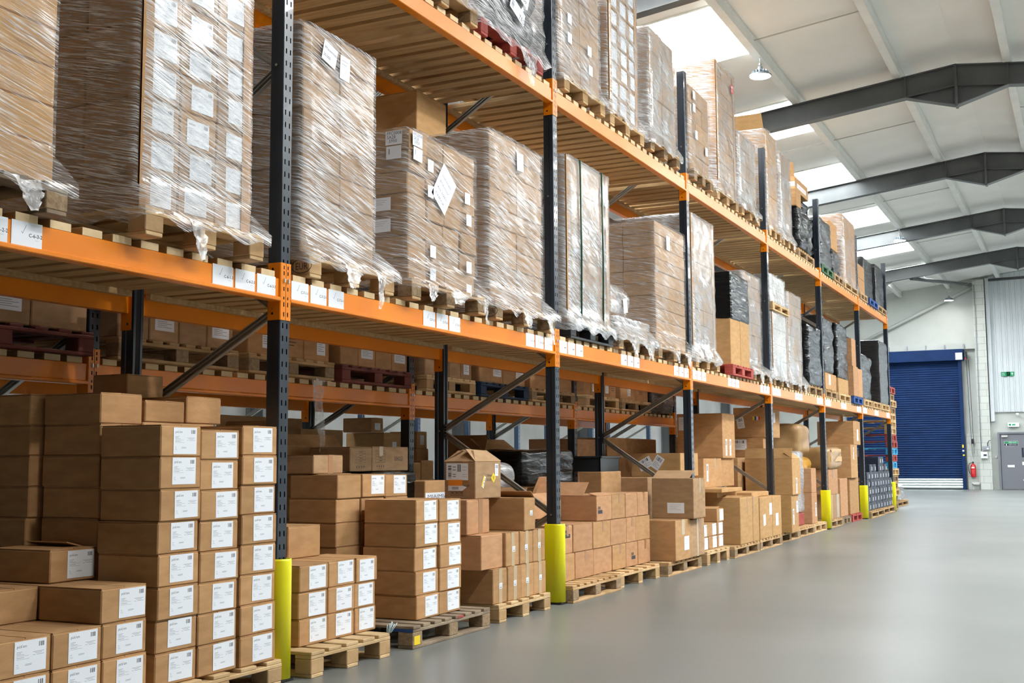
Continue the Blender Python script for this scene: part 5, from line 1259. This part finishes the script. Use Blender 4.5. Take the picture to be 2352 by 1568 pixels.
load('tall grey film-wrapped load beside the flared tan load, upper shelf', -3.62, 15.87, 16.52, Z2, 5.28, rows=4, cols=1, film='film_dense', mat='card_grey', seed=30, pal=(-3.57, 15.85, 16.60), tails=((.2, .1, .2),))
up(1, -3.60, 16.90, 18.0, 'pallet under the lumpy black bundle, upper shelf', TAN, 'block')
lump('black_wrapped_load', -3.60, 16.92, 17.95, Z2, 4.72, .95, 'lumpy black film-wrapped bundle left of fifth upright, upper shelf', 'wrapped load', 'black_film', .08, .04, 61, n=22)
lump('black_plastic_bundle', -3.72, 17.25, 18.3, 4.722, 4.98, .8, 'black plastic bundle second up on the lumpy bundle, upper shelf', 'wrapped bundle', 'black_film', .06, .03, 62)
carton(-3.62, 16.9, 17.24, 4.722, 4.98, .6, 'plain carton beside the black plastic bundle, upper shelf', None, 'card', 'plain')
o = open_box(-3.66, 17.05, 17.95, 4.985, 5.19, .6, 'open carton with red and white tape on the black bundles', [('-y', .2, 1.3), ('back', .2, 1.7)]); 
for fc in ('side', 'front'):
    m2 = MB(); ink(m2, -.3, .3, -.035, .035, 0, 0); put_text(m2, 'FRAGILE', -.22, -.02, .04, 1, .0006, .2); put_text(m2, 'FRAGILE', .03, -.02, .04, 1, .0006, .2); sticker(o, m2.mesh('printed_tape', ['paper', 'red_print']), 0, .09, fc, 'printed_tape')
up(1, -3.58, 18.48, 19.40, 'green pallet right of the fifth upright, upper shelf', GRN, 'block')
lump('grey_wrapped_load', -3.60, 18.48, 19.36, Z2, 4.86, .95, 'dark grey film-wrapped load on the green pallet, upper shelf', 'wrapped load', 'charcoal_film', .04, .02, 63, n=20)
up(1, -3.58, 19.46, 20.30, 'brown pallet under black bundle and tan carton, upper shelf', TAN, 'block')
lump('black_plastic_bundle', -3.62, 19.50, 20.25, Z2, 4.52, .8, 'black plastic bundle under the tan carton, fifth bay upper shelf', 'wrapped bundle', 'black_film', .06, .03, 64)
o = carton(-3.64, 19.52, 20.12, 4.522, 4.98, .7, 'tan carton with red tape on the black plastic bundle', None, 'card', 'plain'); m2 = MB(); ink(m2, -.3, .3, -.03, .03, 0, 0); put_text(m2, 'FRAGILE', -.25, -.018, .036, 1, .0006, .2); sticker(o, m2.mesh('printed_tape', ['paper', 'red_print']), 0, .40, 'side', 'printed_tape')
up(1, -3.58, 20.40, 21.66, 'pallet left of the sixth upright, upper shelf', NEW, 'block')
load('tall pale film-wrapped carton tower left of the sixth upright, upper shelf', -3.60, 20.42, 21.62, Z2, 5.26, rows=3, cols=2, ranks=2, film='film', mat='card', seed=31, pal=(-3.57, 20.38, 21.68))
up(1, -3.58, 21.95, 22.75, 'brown pallet right of the sixth upright, upper shelf', TAN, 'block')
for i, (a, b) in enumerate(((0, .27), (.272, .53))): carton(-3.62, 21.96, 22.66, Z2 + a, Z2 + b, .7, f'tan carton, {("lower", "upper")[i]} of two right of the sixth upright, upper shelf', 'tan carton pair on the upper shelf', 'card', 'plain')
up(1, -3.56, 22.85, 23.85, 'blue pallet in the far bay of the upper shelf', BLUE, 'block'); up(1, -3.58, 23.95, 25.05, 'brown pallet at the rack end, upper shelf', TAN, 'block')
lump('charcoal_wrapped_load', -3.66, 22.85, 23.92, Z2, 4.90, .95, 'charcoal film-wrapped load on the blue pallet, upper shelf', 'wrapped load', 'charcoal_film', .03, .012, 65, n=18)
lump('charcoal_wrapped_load', -3.62, 24.0, 25.05, Z2, 4.93, .95, 'charcoal film-wrapped load at the rack end, upper shelf', 'wrapped load', 'charcoal_film', .03, .012, 66, n=18)
# --- second rack, shelf of mixed pallets in shadow
DB = 1.6055 + .0345
def back(y0, y1, nm, mats, style, hh=.42, cards=3, mat='card', wrap=None, H=.128):
    pallet(XB + .06, y0, y1, DB, nm[0], D=1.0, style=style, mats=mats, H=H, few=True)
    for i in range(cards):
        w = (y1 - y0 - .04) / cards
        o = carton(XB + .03, y0 + .02 + w * i, y0 + .02 + w * (i + 1) - .006, DB + H + .001, DB + H + hh + .85, .95, f'{nm[1]}, {ORD[i + 1]} along', nm[2], mat, 'plain')  # unseen height and depth extended so the cartons block light onto this shelf
        if (i + int(y0 * 10)) % 2 == 0: sticker(o, ADDR[i % 2 if w > .22 else 0], .05 if w > .27 else 0, .12)
        elif (i % 3) == 1:
            m2 = MB(); put_text(m2, 'CUMFLEX' if y0 > 5.4 else 'LUTION', -.1, .06, .035, 0, 0, .2)
            for q in range(4): ink(m2, -.07, .06 - .02 * (q % 2), .03 - .022 * q, .036 - .022 * q, 0, 0)
            sticker(o, m2.mesh('box_print', ['ink']), 0, .12, name='box_print')
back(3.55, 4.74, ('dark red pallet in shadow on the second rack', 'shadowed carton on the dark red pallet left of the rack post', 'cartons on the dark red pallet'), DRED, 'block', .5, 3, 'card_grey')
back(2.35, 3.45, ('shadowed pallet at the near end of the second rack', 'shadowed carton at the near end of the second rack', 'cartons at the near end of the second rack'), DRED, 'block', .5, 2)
back(4.92, 5.96, ('wooden pallet with exposed blocks on the second rack', 'carton with dark print on the exposed-block pallet', 'cartons on the exposed-block pallet'), TAN, 'block', .5, 4, 'card_grey')
back(6.06, 7.02, ('wooden pallet with a painted figure six on the second rack', 'printed carton on the pallet marked six', 'cartons on the pallet marked six'), TAN, 'block', .5, 3)
m2 = MB(); put_text(m2, '6', -.02, -.035, .07, 0, 0); six = [o for o in bpy.data.objects if o.get('label', '').startswith('wooden pallet with a painted figure six')][0]; ob('painted_number', m2.mesh('painted_number', ['ink']), six, (.4508, -.425, .064))
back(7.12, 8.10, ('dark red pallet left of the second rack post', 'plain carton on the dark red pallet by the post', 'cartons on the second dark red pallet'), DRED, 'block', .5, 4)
back(8.34, 9.20, ('pale slatted pallet right of the second rack post', 'carton on the pale slatted pallet of the second rack', 'cartons on the pale slatted pallet'), NEW, 'block', .4, 4, 'card_grey')
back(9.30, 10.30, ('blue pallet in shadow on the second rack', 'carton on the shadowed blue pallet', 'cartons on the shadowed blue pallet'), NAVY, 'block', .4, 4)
back(10.38, 11.45, ('brown pallet with exposed blocks, third bay of second rack', 'dark carton on the third bay brown pallet', 'cartons on the third bay brown pallet'), TAN, 'block', .45, 3)
back(11.75, 12.75, ('two-tier pale pallet in the last bay of second rack', 'white-labelled carton in the last bay of second rack', 'cartons in the last bay of the second rack'), NEW, 'block', .45, 5)
back(12.85, 13.85, ('shadowed brown pallet in the last bay of second rack', 'shadowed carton near the end of second rack', 'cartons near the end of the second rack'), TAN, 'block', .14, 2)
lump('black_wrapped_load', XB + .03, 13.9, 14.9, DB, 2.9, .9, 'black wrapped heap at the end of the second rack', 'wrapped load', 'black_film', .06, .03, 71)
lump('grey_wrapped_load', XB, 6.4, 8.0, DB + .128 + 1.352, 3.93, .9, 'tall grey wrapped load behind, seen under the upper shelf', 'wrapped load', 'charcoal_film', .06, .02, 72)

hs = ob('hanging_film', tail_mesh(.16, .58, 2, 'film_grey_thin'), None, (XB + .085, 6.78, 1.64)); tag(hs, 'ragged strip of clear film hanging off the second rack beam', 'plastic film')
# ------------------------------------------------------------------ light, camera, view
w = bpy.data.worlds.new('World'); SC.world = w; w.use_nodes = True
nt = w.node_tree; bg = nt.nodes['Background']
bg.inputs['Color'].default_value = (.80, .90, 1.0, 1); bg.inputs['Strength'].default_value = 1.5
cam = bpy.data.cameras.new('Camera'); cam.sensor_width = 36; cam.lens = 2709.1 / 2352 * 36; cam.clip_end = 300
co = bpy.data.objects.new('Camera', cam); COL.objects.link(co); SC.camera = co
Rv = Vector((.8994051, .4370773, -.0058179)); Uv = Vector((.0491673, -.0879319, .9949123)); Fv = Vector((-.434342, .8951153, .1005763))
M = Matrix((Rv, Uv, -Fv)).transposed().to_4x4(); M.translation = Vector((0, 0, 1.064)); co.matrix_world = M
vs = SC.view_settings; vs.view_transform = 'Standard'; vs.look = 'None'; vs.gamma = 1; vs.use_curve_mapping = False; vs.exposure = 1.2
cy = SC.cycles; cy.use_denoising = True; cy.max_bounces = 7; cy.diffuse_bounces = 4; cy.glossy_bounces = 3; cy.transparent_max_bounces = 14; cy.transmission_bounces = 2
cy.use_adaptive_sampling = True; cy.adaptive_threshold = .03; cy.sample_clamp_indirect = 8
